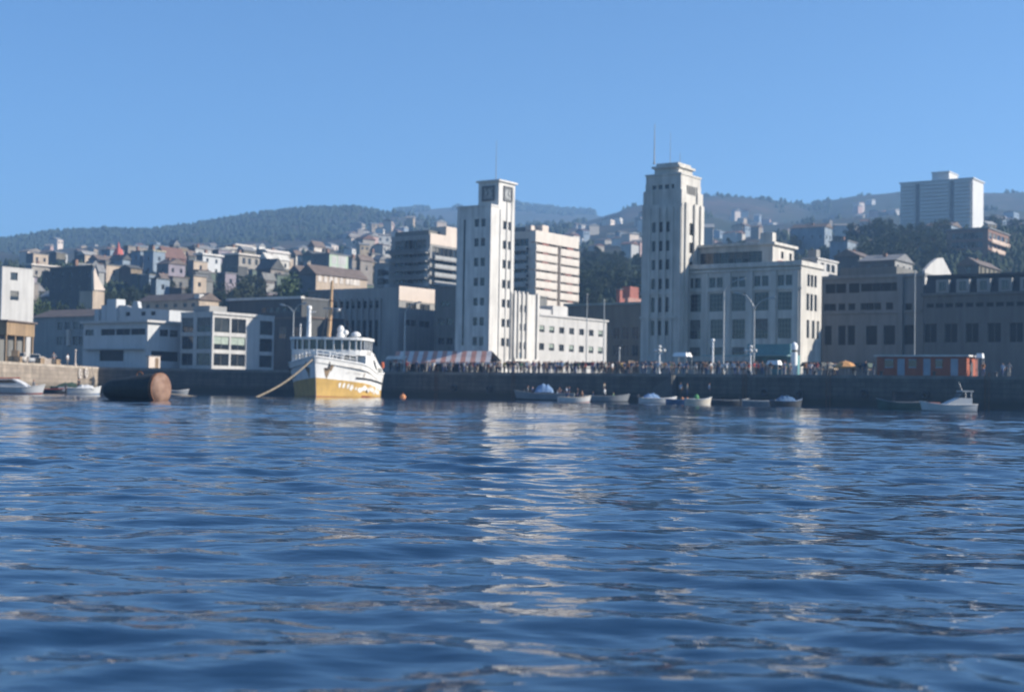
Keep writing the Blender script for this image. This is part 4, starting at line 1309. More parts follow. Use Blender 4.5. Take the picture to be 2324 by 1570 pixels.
def packed_houses():
    rr = random.Random(77)
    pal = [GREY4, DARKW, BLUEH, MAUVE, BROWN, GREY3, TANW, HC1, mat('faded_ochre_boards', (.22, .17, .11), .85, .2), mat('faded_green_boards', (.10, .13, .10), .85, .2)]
    n = 0
    while n < 84:
        x = rr.uniform(60, 885)
        Y = rr.uniform(350, 528)
        if 430 < Y < 500 and rr.random() < .3: continue
        g = ground(x, Y)
        top = pt((x, 0), Y); top = (x, 885 - (g.z + rr.uniform(3.5, 7) - EYE) / Y * FPX + .0172 * (x - 1162))
        w1, w2 = rr.uniform(8, 26), rr.uniform(12, 36)
        b = Bld('hill_house', 'muted old house packed among the others on the left hill', 'house', top, Y, xl=(x - w1, top[1]), xr=(x + w2, top[1]), zb=g.z, group='muted old houses packed on the left hill')
        m = rr.choice(pal)
        b.shell(m, z0=-6, R=auto(b, 'R'), L=auto(b, 'L'), mL=rr.choice(SHADED_SIDES))  # shade of the left face painted in here too
        rm = rr.choice([RUSTR, ROOFG, GREY3, DARKW, GREY4])
        if rr.random() < .2: b.gable(rm, rise=rr.uniform(1, 2.4), along=rr.choice('xy'))
        else: b.roof(rm, t=.25, e=.25)
        n += 1
packed_houses()

def church():
    base = pt(('c', 1930, 240), 500)
    zb = base.z - 14
    r = root('church', 'dark church with a slender red spire on the left hill', 'church', (base.x, base.y, zb), ANG)
    m = MB(); m.box((-2, -2, -6), (2, 2, 13.5)); m.box((-2.3, -2.3, 13.5), (2.3, 2.3, 14)); m.build('tower', DARKW, r)
    top = pt(('c', 1915, 0), 500).z - zb
    m = MB(); m.lathe([(2.0, 14), (1.3, 16.5), (.7, top - 2.5), (.05, top + .5)], 8); m.build('spire', mat('red_spire_tiles', (.5, .12, .09), .7, .2, 1.0), r)
    m = MB(); m.box((-1.5, 2.001, -6), (16, 9, 7)); m.build('nave', DARKW, r)
    m = MB(); m.add([(-2, 1.6, 7.002), (16.4, 1.6, 7.002), (16.4, 9.4, 7.002), (-2, 9.4, 7.002), (-2, 5.5, 10.5), (16.4, 5.5, 10.5)], ((0, 1, 5, 4), (2, 3, 4, 5), (0, 4, 3), (1, 2, 5), (3, 2, 1, 0))); m.build('roof', RUSTR, r)
    # bell-shaped sunlit gable of the chapel below it
    b = Bld('chapel', 'chapel with a tall flaring sunlit plaster gable on the left hill', 'chapel', ('c', 1470, 870), 330, xl=('c', 1440, 870), xr=('c', 1680, 880), zb=pt(('c', 1470, 1000), 330).z - 2)
    P = [('c', 1480, 860), ('c', 1470, 520), ('c', 1500, 450), ('c', 1530, 560), ('c', 1590, 700), ('c', 1650, 800), ('c', 1685, 865)]
    pl = [b.hit('R', p) for p in P]
    b.shell(TANW, y1=5)
    m = MB(); m.extrude([(u, z + .02) for u, z in pl], -.25, .5); m.build('gable', CREAM, b.o)
church()

# right hand hill
H('hill_house', 'small lit house among dark trees under the white high-rise', ('w', 1075, 672), ('w', 1045, 680), ('w', 1112, 684), ('w', 1075, 720), 520, CREAM, chim=False)
H('hill_house', 'narrow bright cream house deep in the dark trees at right', ('w', 665, 800), ('w', 640, 810), ('w', 712, 815), ('w', 665, 885), 470, CREAM2, rf='x')
H('hill_house', 'tiny lit cottage left in the dark trees at right', ('w', 360, 728), ('w', 320, 735), ('w', 392, 738), ('w', 360, 765), 500, CREAM, chim=False)
H('hill_house', 'long dark house with red tiled end right of the stepped tower', ('w', 245, 640), ('w', -60, 690), ('w', 310, 650), ('w', 245, 760), 515, BLUEH, rf='y', rm=RUSTR)
H('hill_house', 'grey shaded house below the dark trees at right', ('w', 450, 770), ('w', 290, 780), ('w', 560, 790), ('w', 450, 900), 440, BLUEH)
H('hill_house', 'long low grey house over the harbour office roof', ('w', 880, 940), ('w', 560, 945), ('w', 1040, 960), ('w', 880, 1060), 300, GREY3, rf='y', rm=ROOFG)
H('hill_house', 'dark long house behind the harbour office', ('w', 560, 905), ('w', 330, 920), ('w', 700, 930), ('w', 560, 1060), 330, GREY4, rf='x')
H('hill_house', 'low house with salmon end wall beside the brick apartments', ('w', 1390, 625), ('w', 1150, 690), ('w', 1480, 640), ('w', 1390, 720), 500, BLUEH, rf='y', rm=RUSTR)
H('hill_house', 'drab house between mansard roof and brick apartments', ('w', 1640, 985), ('w', 1450, 990), ('w', 1830, 1010), ('w', 1640, 1080), 300, BROWN, rf='x')

# ---------------------------------------------------------------- scattered far houses
def far_houses():
    rr = random.Random(21)
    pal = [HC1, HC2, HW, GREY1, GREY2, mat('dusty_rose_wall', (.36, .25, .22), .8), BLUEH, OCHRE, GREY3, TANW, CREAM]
    protos = []
    for k in range(6):
        m = MB()
        W_, D_, H_ = rr.uniform(4, 8), rr.uniform(5, 8), rr.uniform(3.5, 7)
        m.box((-W_ / 2, -D_ / 2, -4), (W_ / 2, D_ / 2, H_), 0)
        for q in range(2):
            x = (-.25 + .5 * q) * W_
            m.box((x - .5, -D_ / 2 - .04, H_ - 2.4), (x + .5, -D_ / 2 - .003, H_ - 1.1), 2)
            y = (-.25 + .5 * q) * D_
            m.box((W_ / 2 + .003, y - .5, H_ - 2.4), (W_ / 2 + .04, y + .5, H_ - 1.1), 2)
        a, c = W_ / 2 + .4, D_ / 2 + .4
        rs = rr.uniform(.5, 2.2)
        m.add([(-a, -c, H_ + .003), (a, -c, H_ + .003), (a, c, H_ + .003), (-a, c, H_ + .003), (-a, 0, H_ + rs), (a, 0, H_ + rs)], ((0, 1, 5, 4), (2, 3, 4, 5), (0, 4, 3), (1, 2, 5), (3, 2, 1, 0)), 1)
        protos.append(m.mesh('far_house', [CREAM, RUSTR, G_DARK], fix=False))
    zones = [(40, 380, 620, 1150, 34, 'the low left hillside beyond the near hill', 1.0), (780, 890, 650, 1350, 46, 'the bare slope left of the grey apartments', 1.0),
             (1290, 1460, 640, 1300, 40, 'the slope between the cream apartments and the stepped tower', 1.0), (1600, 2035, 700, 1450, 62, 'the long slope right of the stepped tower', 1.0),
             (1180, 1330, 700, 1300, 12, 'the slope behind the cream apartments', 1.0), (2235, 2330, 600, 1200, 12, 'the slope right of the white high-rise', 1.0),
             (420, 760, 650, 1000, 16, 'the saddle above the left hill houses', 1.0), (890, 1040, 800, 1300, 10, 'the slope left of the clock tower', 1.0)]
    for x0, x1, y0, y1, n, where, sc in zones:
        for k in range(n):
            Y = y0 + (y1 - y0) * rr.random() ** 1.2
            g = ground(rr.uniform(x0, x1), Y)
            o = link('far_house', rr.choice(protos), None, g, ANG + rr.choice([0, math.pi / 2]) + rr.uniform(-.5, .5))
            s = rr.uniform(.75, 1.35)
            o.scale = (s, s, s)
            o.material_slots[0].link = 'OBJECT'; o.material_slots[0].material = rr.choice(pal)
            o.material_slots[1].link = 'OBJECT'; o.material_slots[1].material = rr.choice([RUSTR, ROOFG, TILE, HC1, GREY3])
            tag(o, 'tiny pale house scattered on ' + where, 'house', 'far houses on ' + where)
far_houses()

# ---------------------------------------------------------------- trees
BARK = mat('tree_bark', (.09, .07, .05), .9, .25, 2.0)
LEAFM = [mat('leaves_dark', (.045, .065, .03), .8, .3, .5, col2=(.018, .03, .016), spec=.2), mat('leaves_green', (.085, .12, .045), .8, .3, .5, col2=(.04, .065, .03), spec=.2),
         mat('leaves_olive', (.075, .085, .04), .8, .3, .5, col2=(.03, .04, .02), spec=.2)]
def tree_proto(seed, tall, kind):
    r = random.Random(seed)
    t = MB()
    h = 1.0
    t.tube([(0, 0, -.3), (.01, 0, .2), (.03, .02, .45), (.02, .01, .75)], [.035, .028, .02, .006], 7)
    for k in range(6):
        a, z = r.uniform(0, 6.28), r.uniform(.22, .55)
        t.tube([(.02, .01, z), (math.cos(a) * .16, math.sin(a) * .16, z + .16), (math.cos(a) * .27, math.sin(a) * .27, z + .22)], [.014, .009, .003], 5)
    c = MB()
    blobs = []
    for k in range(15 if kind != 'c' else 12):
        if kind == 'c':
            z = .25 + .7 * k / 11; rad = .26 * (1 - z * .85) + .03
            blobs.append((r.uniform(-.06, .06), r.uniform(-.06, .06), z, rad))
        else:
            a, d = r.uniform(0, 6.28), r.uniform(0, .36)
            blobs.append((math.cos(a) * d, math.sin(a) * d, r.uniform(.36, .86) - d * .3, r.uniform(.09, .19)))
    for (x, y, z, rad) in blobs:
        for k in range(95):
            th, cz = r.uniform(0, 6.28), r.uniform(-1, 1)
            rr = rad * r.uniform(.45, 1.12)
            s = math.sqrt(1 - cz * cz)
            p = Vector((x + rr * s * math.cos(th), y + rr * s * math.sin(th), z + rr * cz * .8))
            u = Vector((r.uniform(-1, 1), r.uniform(-1, 1), r.uniform(-.7, .7))).normalized()
            v = u.cross(Vector((r.uniform(-1, 1), r.uniform(-1, 1), r.uniform(-1, 1)))).normalized()
            q = r.uniform(.018, .036)
            c.face([p - u * q, p + v * q * .7, p + u * q, p - v * q * .7])
    return t.mesh('trunk', BARK, True), c.mesh('crown', LEAFM[0], fix=False)
TP = [tree_proto(1, 1, 'b'), tree_proto(2, 1, 'b'), tree_proto(5, 1, 'b'), tree_proto(9, 1, 'c')]
def tree(k, p, h, wd, mi, label, group=None):
    r = root('tree', label, 'tree', p, random.uniform(0, 6.28), group)
    tr, cr = TP[k]
    a, b = link('trunk', tr, r), link('crown', cr, r)
    for q in (a, b): q.scale = (wd, wd, h)
    b.material_slots[0].link = 'OBJECT'; b.material_slots[0].material = LEAFM[mi]
    return r
def tree_px(x, ytop, Y, width, mi, label, k=None, group=None, sink=0.0):
    """stands on the hill; width and top as in the photograph"""
    g = ground(x, Y)
    top = pt((x, ytop), Y).z
    tree(random.randrange(3) if k is None else k, (g.x, g.y, g.z - sink), max(3.5, (top - g.z + sink) * 1.05), width / FPX * Y * 1.15, mi, label, group)
for a in ((655, 618, 322, 115, 1, 'large fresh green tree above the white office and terrace'), (690, 655, 318, 70, 1, 'green tree leaning right beside the large fresh green tree'),
          (545, 632, 345, 70, 2, 'olive tree on the slope right of the tan wall'), (590, 628, 350, 60, 2, 'olive tree just left of the large green tree'),
          (500, 640, 360, 60, 0, 'dark tree right of the tan wall, low on the slope'), (385, 635, 372, 60, 2, 'olive tree above the long grey house'),
          (340, 640, 372, 60, 0, 'dark tree left of the olive tree above the long grey house'), (425, 650, 350, 50, 0, 'dark small tree against the tan wall'),
          (90, 660, 300, 55, 1, 'green bush-like tree beside the rounded white house'), (130, 672, 310, 60, 0, 'dark tree right of the rounded white house'),
          (190, 680, 318, 60, 0, 'dark tree at the foot of the big dark house'), (250, 655, 345, 60, 0, 'dark tree below the teal fronted house'),
          (290, 648, 360, 60, 0, 'dark tree right of the chapel gable'), (465, 612, 430, 40, 0, 'dark tree under the pale grey house'),
          (560, 618, 410, 55, 0, 'dark tree below the cream crest house'), (630, 640, 360, 60, 0, 'shaded dark tree behind the large green tree'),
          (715, 640, 352, 50, 0, 'dark tree left of the arcade house'), (850, 600, 440, 50, 2, 'olive tree right of the green house'),
          (700, 590, 470, 40, 2, 'olive tree on the crest left of the teal house')):
    tree_px(*a)
rr = random.Random(4)
for i in range(44):                                      # dark wooded knoll left of the stepped tower
    x, Y = rr.uniform(1312, 1460), rr.uniform(340, 520)
    crest = np.interp(x, [1300, 1330, 1370, 1400, 1435, 1465], [585, 572, 548, 543, 550, 570])
    g = ground(x, Y)
    h = rr.uniform(5, 8)
    tree(rr.choice([0, 1, 2, 2, 3]), g, h, h * rr.uniform(1.1, 1.5), 0, 'dark tree in the dense grove on the knoll left of the stepped tower', 'grove on the knoll left of the stepped tower')
for i in range(16):
    x, Y = rr.uniform(1560, 1860), rr.uniform(430, 540)
    g = ground(x, Y)
    h = rr.uniform(5, 9)
    tree(rr.choice([0, 1, 2, 3]), g, h, h * rr.uniform(.9, 1.3), rr.choice([0, 2, 2]), 'olive tree on the crest above the grey office block', 'trees above the grey office block')
for i in range(36):
    x, Y = rr.uniform(1900, 2150), rr.uniform(350, 530)
    g = ground(x, Y)
    h = rr.uniform(6, 10)
    tree(rr.choice([0, 1, 2]), g, h, h * rr.uniform(.9, 1.3), 0, 'dark tree in the grove below the white high-rise', 'grove below the white high-rise')
for a in ((1990, 500, 500, 110, 0, 'largest dark round tree left of the white high-rise'), (1930, 505, 500, 70, 0, 'dark pine-like tree left of the largest round tree'),
          (2030, 525, 490, 70, 0, 'dark tree right of the largest round tree'), (2262, 480, 620, 50, 0, 'tall hazy tree right of the white high-rise'),
          (2310, 490, 600, 60, 0, 'hazy tree at the right frame edge')):
    tree_px(*a)
# ---------------------------------------------------------------- the moored ship
HULLW = mat('ship_white', (.74, .73, .70), .5, .10, .5, streak=.7, bump=.1)
YEL = mat('ship_yellow', (.52, .33, .09), .6, .18, .8, streak=.4)
BOOT = mat('boot_top_red', (.28, .07, .04), .7, .25, 1.0)
GLS = mat('bridge_glass', (.02, .028, .034), .07, .2, .5, spec=.7)
MASTW = mat('varnished_spar', (.52, .33, .17), .55, .2, 1.5, streak=.4)
ROPE = mat('hemp_rope', (.24, .20, .14), .9, .25, 4.0)
def ship():
    bow = pt((717, 899), 186); bow.z = 0
    a = R_(90 - 6)                                   # aft direction
    root_ = root('moored_ship', 'white coastal motor ship with yellow boot band moored bow-on by the quay', 'ship', bow, a)
    Lg, HB = 21.5, 5.65
    def dk(t):                                        # half breadth at deck, and at the waterline
        f = min(1, (t / .27)) ** .80 if t < .27 else 1
        return HB * f * (1 - .16 * max(0, (t - .75) / .25) ** 2)
    def wl(t):
        f = min(1, t / .36) ** .92 if t < .36 else 1
        return HB * .93 * f * (1 - .2 * max(0, (t - .75) / .25) ** 2)
    def shz(t): return 5.35 - 2.0 * min(1, t / .6) + .9 * max(0, t - .7) ** 1.2
    ts = [0, .01, .025, .045, .07, .10, .14, .18, .24, .32, .42, .52, .62, .72, .82, .91, 1.0]
    nz = 18
    mb = MB()
    vs = []
    for side in (-1, 1):
        for t in ts:
            zt = shz(t)
            for k in range(nz + 1):
                z = -.9 + (zt + .9) * k / nz
                q = max(0, min(1, (z + .2) / (zt + .2)))
                y = wl(t) + (dk(t) - wl(t)) * q ** 1.7
                if z < 0: y *= 1 + z * .25
                rake = -1.1 * q ** 1.3 * (1 - min(1, t / .2))
                vs.append((Lg * t + rake, side * max(.04, y), z))
    fs, mi = [], []
    n1 = len(ts) * (nz + 1)
    for s_ in range(2):
        for i in range(len(ts) - 1):
            for k in range(nz):
                p = s_ * n1 + i * (nz + 1) + k
                fs.append((p, p + nz + 1, p + nz + 2, p + 1) if s_ == 0 else (p, p + 1, p + nz + 2, p + nz + 1))
                t = (ts[i] + ts[i + 1]) / 2
                z = -.9 + (shz(t) + .9) * (k + .5) / nz
                band = (2.55 - 1.5 * min(1, t / .75))
                mi.append(2 if z < .12 else (1 if z < band else 0))
    mb.v, mb.f, mb.m = vs, fs, mi
    mb.face([vs[(len(ts) - 1) * (nz + 1) + k] for k in range(nz + 1)] + [vs[n1 + (len(ts) - 1) * (nz + 1) + k] for k in reversed(range(nz + 1))], 0)
    mb.face([vs[k] for k in range(nz + 1)] + [vs[n1 + k] for k in reversed(range(nz + 1))], 0)
    hull = mb.build('hull', [HULLW, YEL, BOOT], root_, smooth=True)
    d = MB()
    for i in range(len(ts) - 1):
        t0, t1 = ts[i], ts[i + 1]
        r0, r1 = [-1.0 * (1 - min(1, t / .2)) for t in (t0, t1)]
        d.face([(Lg * t0 + r0, -dk(t0) * .99, shz(t0) - .75), (Lg * t1 + r1, -dk(t1) * .99, shz(t1) - .75), (Lg * t1 + r1, dk(t1) * .99, shz(t1) - .75), (Lg * t0 + r0, dk(t0) * .99, shz(t0) - .75)])
    d.build('deck', mat('deck_boards', (.2, .17, .13), .8, .2, 1.0), root_)
    for sd in (-1, 1):                                # cap rail and rubbing strake on each side
        g = MB()
        g.tube([(Lg * t - 1.1 * (1 - min(1, t / .2)), sd * dk(t), shz(t) + .03) for t in ts], .11, 6)
        g.build('cap_rail', HULLW, root_)
        g = MB()
        pts = []
        for t in ts[8:]:
            z = 2.95 - 1.15 * t
            q = (z + .2) / (shz(t) + .2)
            pts.append((Lg * t, sd * (wl(t) + (dk(t) - wl(t)) * q ** 1.7 + .10), z))
        g.tube(pts, .12, 6)
        g.build('rubbing_strake', mat('black_rubber', (.05, .05, .05), .8), root_)
    def on(t, z, sd=-1, out=.02):                     # a point on the plating
        q = max(0, (z + .2) / (shz(t) + .2))
        return Vector((Lg * t - 1.1 * q ** 1.3 * (1 - min(1, t / .2)), sd * (wl(t) + (dk(t) - wl(t)) * q ** 1.7 + out), z))
    SD = -1                                           # sunlit side in the picture
    rr = random.Random(8)
    g = MB()                                          # worn white patches over the yellow
    for k in range(22):
        t, z = .15 + .028 * k + rr.uniform(-.01, .01), 1.45 - .035 * k + rr.uniform(-.25, .2)
        w_, h_ = rr.uniform(.009, .026), rr.uniform(.22, .5)
        n = 9
        g.face([on(t + w_ * math.cos(q * 6.283 / n) * rr.uniform(.6, 1.1), max(.35, z + h_ * math.sin(q * 6.283 / n) * rr.uniform(.6, 1.1)), SD, .03) for q in range(n)])
    g.build('paint_patches', HULLW, hull, fix=False)
    g = MB()                                          # rust runs from the anchor pocket and scuppers
    for (t, z, w_, h_) in ((.055, 3.9, .02, 1.5), (.075, 4.3, .012, .9), (.30, 3.3, .004, .9), (.45, 2.9, .004, .7), (.6, 2.7, .004, .8)):
        for s2 in (-1, 1):
            g.face([on(t - w_, z, s2, .025), on(t + w_, z, s2, .025), on(t + w_ * .5, z - h_ * .6, s2, .025), on(t, z - h_, s2, .025), on(t - w_ * .6, z - h_ * .5, s2, .025)])
    g.build('rust_streaks', mat('rust_stain', (.28, .2, .12), .85, .3, 2.0), hull, fix=False)
    for sd in (-1, 1):
        g = MB()                                      # anchor in its pocket
        c = on(.06, 4.35, sd, .1)
        g.tube([c + Vector((0, 0, .4)), c - Vector((0, 0, .5))], .08, 6)
        g.tube([c + Vector((-.35, 0, -.2)), c + Vector((-.15, 0, -.5)), c + Vector((.15, 0, -.5)), c + Vector((.35, 0, -.2))], .08, 6)
        g.build('anchor', DARKM, root_)
    # small weathered name strokes near the bow
    g = MB()
    for k in range(9):
        t = .165 + .0125 * k
        z0 = 3.18 - .012 * k
        for q in range(3):
            zz = z0 + q * .11
            if rr.random() < .75: g.face([on(t, zz, SD, .03), on(t + .008, zz, SD, .03), on(t + .008, zz + .05, SD, .03), on(t, zz + .05, SD, .03)])
        if rr.random() < .35: g.face([on(t, z0, SD, .031), on(t + .002, z0, SD, .031), on(t + .002, z0 + .28, SD, .031), on(t, z0 + .28, SD, .031)])
    for k in (.18, .235):
        g.face([on(k, 3.95, SD, .03), on(k + .008, 3.95, SD, .03), on(k + .008, 4.1, SD, .03), on(k, 4.1, SD, .03)])
    g.build('name_lettering', mat('faded_grey_letters', (.46, .44, .41), .7), hull, fix=False)
    # superstructure: white sides that sweep down towards the stern
    top, base = 6.4, 3.2
    prof = [(6.7, base), (6.7, top), (10.6, top), (12.6, 6.0), (15.2, 4.9), (18.4, 4.1), (19.2, base)]
    m = MB(); m.extrude(prof, -HB * .93, HB * .93); sup = m.build('deckhouse', HULLW, root_)
    # bridge with a curved front of windows
    def arc(r_in, n=14):
        out = []
        for k in range(n + 1):
            th = -math.pi / 2 + math.pi * k / n
            out.append((6.9 - 2.3 * r_in * math.cos(th) ** .8 if math.cos(th) > 0 else 6.9, HB * .93 * r_in * math.sin(th)))
        return out
    fr = arc(1.0)
    back = 10.4
    poly = fr + [(back, HB * .93), (back, -HB * .93)]
    m = MB(); m.prism(poly, 5.75, 6.5); m.build('bridge_front', HULLW, root_)
    pg = [(x + .12 if x < 6.9 else x, y * .97) for x, y in fr] + [(back - .1, HB * .90), (back - .1, -HB * .90)]
    m = MB(); m.prism(pg, 6.503, 7.85); m.build('bridge_glass', GLS, root_)
    for k in range(1, 14):
        m = MB(); x, y = fr[k]; m.box((x - .1, y - .09, 6.5), (x + .1, y + .09, 7.85)); m.build('window_post', HULLW, root_)
    for sd in (-1, 1):
        for x in (6.9, 8.0, 9.2, 10.35):
            m = MB(); m.box((x - .1, sd * HB * .93 - .07, 6.5), (x + .1, sd * HB * .93 + .07, 7.85)); m.build('window_post', HULLW, root_)
    po = [((x - 6.9) * 1.06 + 6.8, y * 1.05) for x, y in fr] + [(back + .4, HB * .98), (back + .4, -HB * .98)]
    m = MB(); m.prism(po, 7.853, 8.2); m.build('bridge_roof', HULLW, root_)
    # leaf-shaped opening and louvre on the lit side
    for sd in (-1, 1):
        ys = sd * HB * .93
        m = MB()
        oval = [(11.6, 5.25), (12.2, 5.3), (13.2, 4.95), (14.2, 4.2), (14.5, 3.75), (13.6, 4.0), (12.4, 4.6)]
        m.extrude(oval, ys - .03, ys + .03); m.build('leaf_opening', GLS, sup)
        m = MB()
        for k in range(10):
            m.box((15.2 + k * .27, ys - .06, 3.35), (15.34 + k * .27, ys + .06, 3.35 + .95 - k * .02))
        m.box((15.1, ys - .03, 3.3), (17.9, ys + .03, 4.2)); m.build('louvre', mat('louvre_grey', (.36, .35, .32), .7, .1), sup)
        m = MB(); m.box((12.0, ys - .03, 5.75), (12.5, ys + .03, 5.95)); m.build('vent_slot', DARKM, sup)
    # mast, stays, lights, radar
    m = MB(); mt = Vector((8.2, .1, 16.2)); m.tube([(8.2, .4, 8.15), (8.2, .2, 12), mt], [.30, .27, .16], 10); mast_ = m.build('mast', MASTW, root_)
    for zz in (10.6, 13.3):
        m = MB(); m.lathe([(.34, zz), (.34, zz + .16)], 10, c=(8.2, .4 - (zz - 8.7) * .04, 0)); m.build('mast_band', mat('dark_band', (.2, .1, .05), .7), mast_)
    m = MB(); m.box((7.9, -1.3, 12.25), (8.15, 1.2, 12.42)); m.ball((7.9, -.95, 12.1), .34, sq=(1, 1, .75)); m.build('radar', STEEL, mast_)
    for k, (e, z0) in enumerate((((12.5, -3.0, 6.6), 14.5), ((15.0, -3.4, 5.2), 15.9), ((12.5, 3.0, 6.6), 14.5), ((1.2, 0, 5.2), 15.5))):
        m = MB(); m.tube([(8.2, .15, z0), e], .028, 5); m.build('stay', DARKM, root_)
    m = MB(); m.tube([(5.6, 2.6, 8.15), (5.6, 2.6, 12.0)], [.34, .26], 10); m.ball((5.6, 2.6, 12.2), .38); m.tube([(5.6, 2.6, 11.6), (5.6, 1.7, 11.7)], .1, 6); m.build('signal_post', HULLW, root_)
    m = MB(); m.tube([(6.4, 4.0, 8.15), (6.4, 4.0, 10.1)], .09, 6); m.build('light_post', HULLW, root_)
    m = MB(); m.lathe([(.55, 8.2), (.55, 8.8), (.4, 8.9), (.42, 9.2), (.52, 9.4), (.3, 9.9), (.05, 10.0)], 14, c=(8.6, -1.2, 0)); m.build('compass_dome', HULLW, root_)
    m = MB(); m.tube([(7.4, -2.2, 8.2), (7.4, -2.2, 8.7)], .08, 6); m.ball((7.4, -2.2, 8.95), .38); m.build('searchlight', HULLW, root_)
    m = MB(); m.tube([(13.0, -2.4, 5.6), (13.0, -2.4, 8.6)], [.46, .4], 12); m.lathe([(.4, 8.5), (.72, 8.7), (.66, 9.05), (.3, 9.3), (.05, 9.35)], 14, c=(13.0, -2.4, 0)); m.build('ventilator', HULLW, root_)
    for (y, x) in ((-2.9, 14.3), (-2.5, 15.2)):
        m = MB(); m.tube([(x, y, 4.8), (x - .5, y, 7.6), (x - .9, y, 8.3)], [.17, .15, .1], 8); m.build('davit', HULLW, root_)
    m = MB(); m.box((16.0, -3.6, 4.4), (18.3, -2.2, 5.3)); m.box((16.1, -3.5, 5.303), (18.2, -2.3, 5.5)); m.build('raft_locker', HULLW, root_)
    m = MB(); m.lathe([(.36, -.12), (.5, -.12), (.5, .12), (.36, .12)], 16, M=Matrix.Translation((18.7, -HB * .93, 4.7)) @ Matrix.Rotation(R_(90), 4, 'X')); m.build('life_ring', mat('orange_ring', (.5, .12, .04), .6), root_)
    # bow rail, winch and deck gear
    for i, t in enumerate((.005, .03, .06, .095, .13, .17, .21)):
        for sd in (-1, 1):
            m = MB(); p = Vector((Lg * t - 1.1 * (1 - min(1, t / .2)), sd * dk(t) * .96, shz(t)))
            m.tube([p, p + Vector((0, 0, .95))], .055 if (i % 2) else .10, 6); m.build('rail_post', HULLW, root_)
    for sd in (-1, 1):
        for dz in (.5, .95):
            m = MB(); m.tube([(Lg * t - 1.1 * (1 - min(1, t / .2)), sd * dk(t) * .96, shz(t) + dz) for t in (.005, .03, .06, .095, .13, .17, .21)], .04, 6); m.build('rail', HULLW, root_)
    m = MB(); m.tube([(2.9, -1.2, 5.1), (2.9, 1.2, 5.1)], .45, 12); m.box((2.3, -1.5, 4.2), (3.5, -1.25, 5.6)); m.box((2.3, 1.25, 4.2), (3.5, 1.5, 5.6)); m.build('winch', STEEL, root_)
    m = MB(); m.ball((1.3, .9, 4.95), .45, sq=(1, 1, .6)); m.ball((1.6, -.3, 4.95), .5, sq=(1.2, 1, .6)); m.build('rope_heap', ROPE, root_)
    m = MB(); m.box((3.9, -2.4, 4.3), (4.9, -.4, 5.7)); m.build('deck_locker', STEEL, root_)
    # mooring line
    M = Matrix.Translation(bow) @ Matrix.Rotation(a, 4, 'Z')
    A = M @ Vector((-.85, .35, 5.0))
    B = pt((578, 897), 168); B.z = -.15
    m = MB()
    path = [A.lerp(B, k / 14) - Vector((0, 0, .55 * math.sin(math.pi * k / 14))) for k in range(15)]
    m.tube(path, .125, 8)
    tag(m.build('mooring_rope', ROPE), 'thick pale mooring rope running from the ship bow down into the water', 'rope')
    fp = pt(('3', 1430, 1420), 196); fp.z = .12
    m = MB(); m.ball((0, 0, 0), .42, nu=12, nv=8); m.tube([(0, 0, .35), (0, 0, .6)], .06, 6)
    tag(m.build('float_buoy', mat('orange_float', (.6, .25, .1), .6), None, fp), 'small round orange float on the water right of the ship', 'buoy')
ship()

# ---------------------------------------------------------------- the big mooring buoy
def big_buoy():
    A, B = pt((252, 880), 108), pt((357, 876), 106.2)
    A.z, B.z = .74, .90
    d = (B - A).normalized()
    q = d.to_track_quat('Z', 'Y')
    M = Matrix.Translation(A) @ q.to_matrix().to_4x4()
    L = (B - A).length + .35
    r = root('mooring_buoy', 'large dark rusty cylindrical mooring buoy with a domed end lit by the sun', 'buoy', (A.x, A.y, 0))
    Mi = Matrix.Translation((-A.x, -A.y, 0)) @ M
    m = MB(); m.lathe([(.3, -.35), (.6, -.28), (.74, -.05), (.85, .4), (1.06, L * .55), (1.17, L * .9), (1.17, L)], 36, M=Mi)
    m.build('barrel', mat('tarred_iron', (.035, .037, .033), .7, .3, 1.2, streak=.3, bump=.4), r, smooth=True)
    m = MB(); m.lathe([(1.18, L - .28), (1.23, L - .26), (1.23, L + .02), (1.17, L + .03)], 36, M=Mi); m.build('rim', RUST, r, smooth=True)
    m = MB(); m.lathe([(1.165, L + .032), (1.08, L + .14), (.9, L + .26), (.62, L + .36), (.3, L + .42), (.05, L + .43)], 36, M=Mi)
    m.build('domed_end', mat('salted_rust', (.30, .19, .135), .75, .25, 1.1, col2=(.12, .06, .035), bump=.4), r, smooth=True)
    m = MB(); c = Vector((0, 0, 1.95)) + Vector(((B - A).x, (B - A).y, 0)) * .62; m.tube([c + Vector((.22 * math.cos(k * .5), 0, .02 + .22 * math.sin(k * .5))) for k in range(8)], .05, 6); m.build('mooring_ring', RUST, r)
    m = MB(); m.tube([Mi @ Vector((1.15, 0, L * .3)), Mi @ Vector((1.25, 0, L * .5)), Mi @ Vector((1.2, 0, L * .7))], .045, 6); m.build('grab_rail', DARKM, r)
    # chafing line trailing away to the right
    a, b2 = pt((385, 877), 150), pt((560, 893), 190)
    a.z, b2.z = .3, -.25
    m = MB(); m.tube([a.lerp(b2, k / 8) - Vector((0, 0, .2 * math.sin(math.pi * k / 8))) for k in range(9)], .05, 6)
    tag(m.build('chafing_line', ROPE), 'thin slack line lying from behind the big buoy towards the ship', 'rope')
big_buoy()

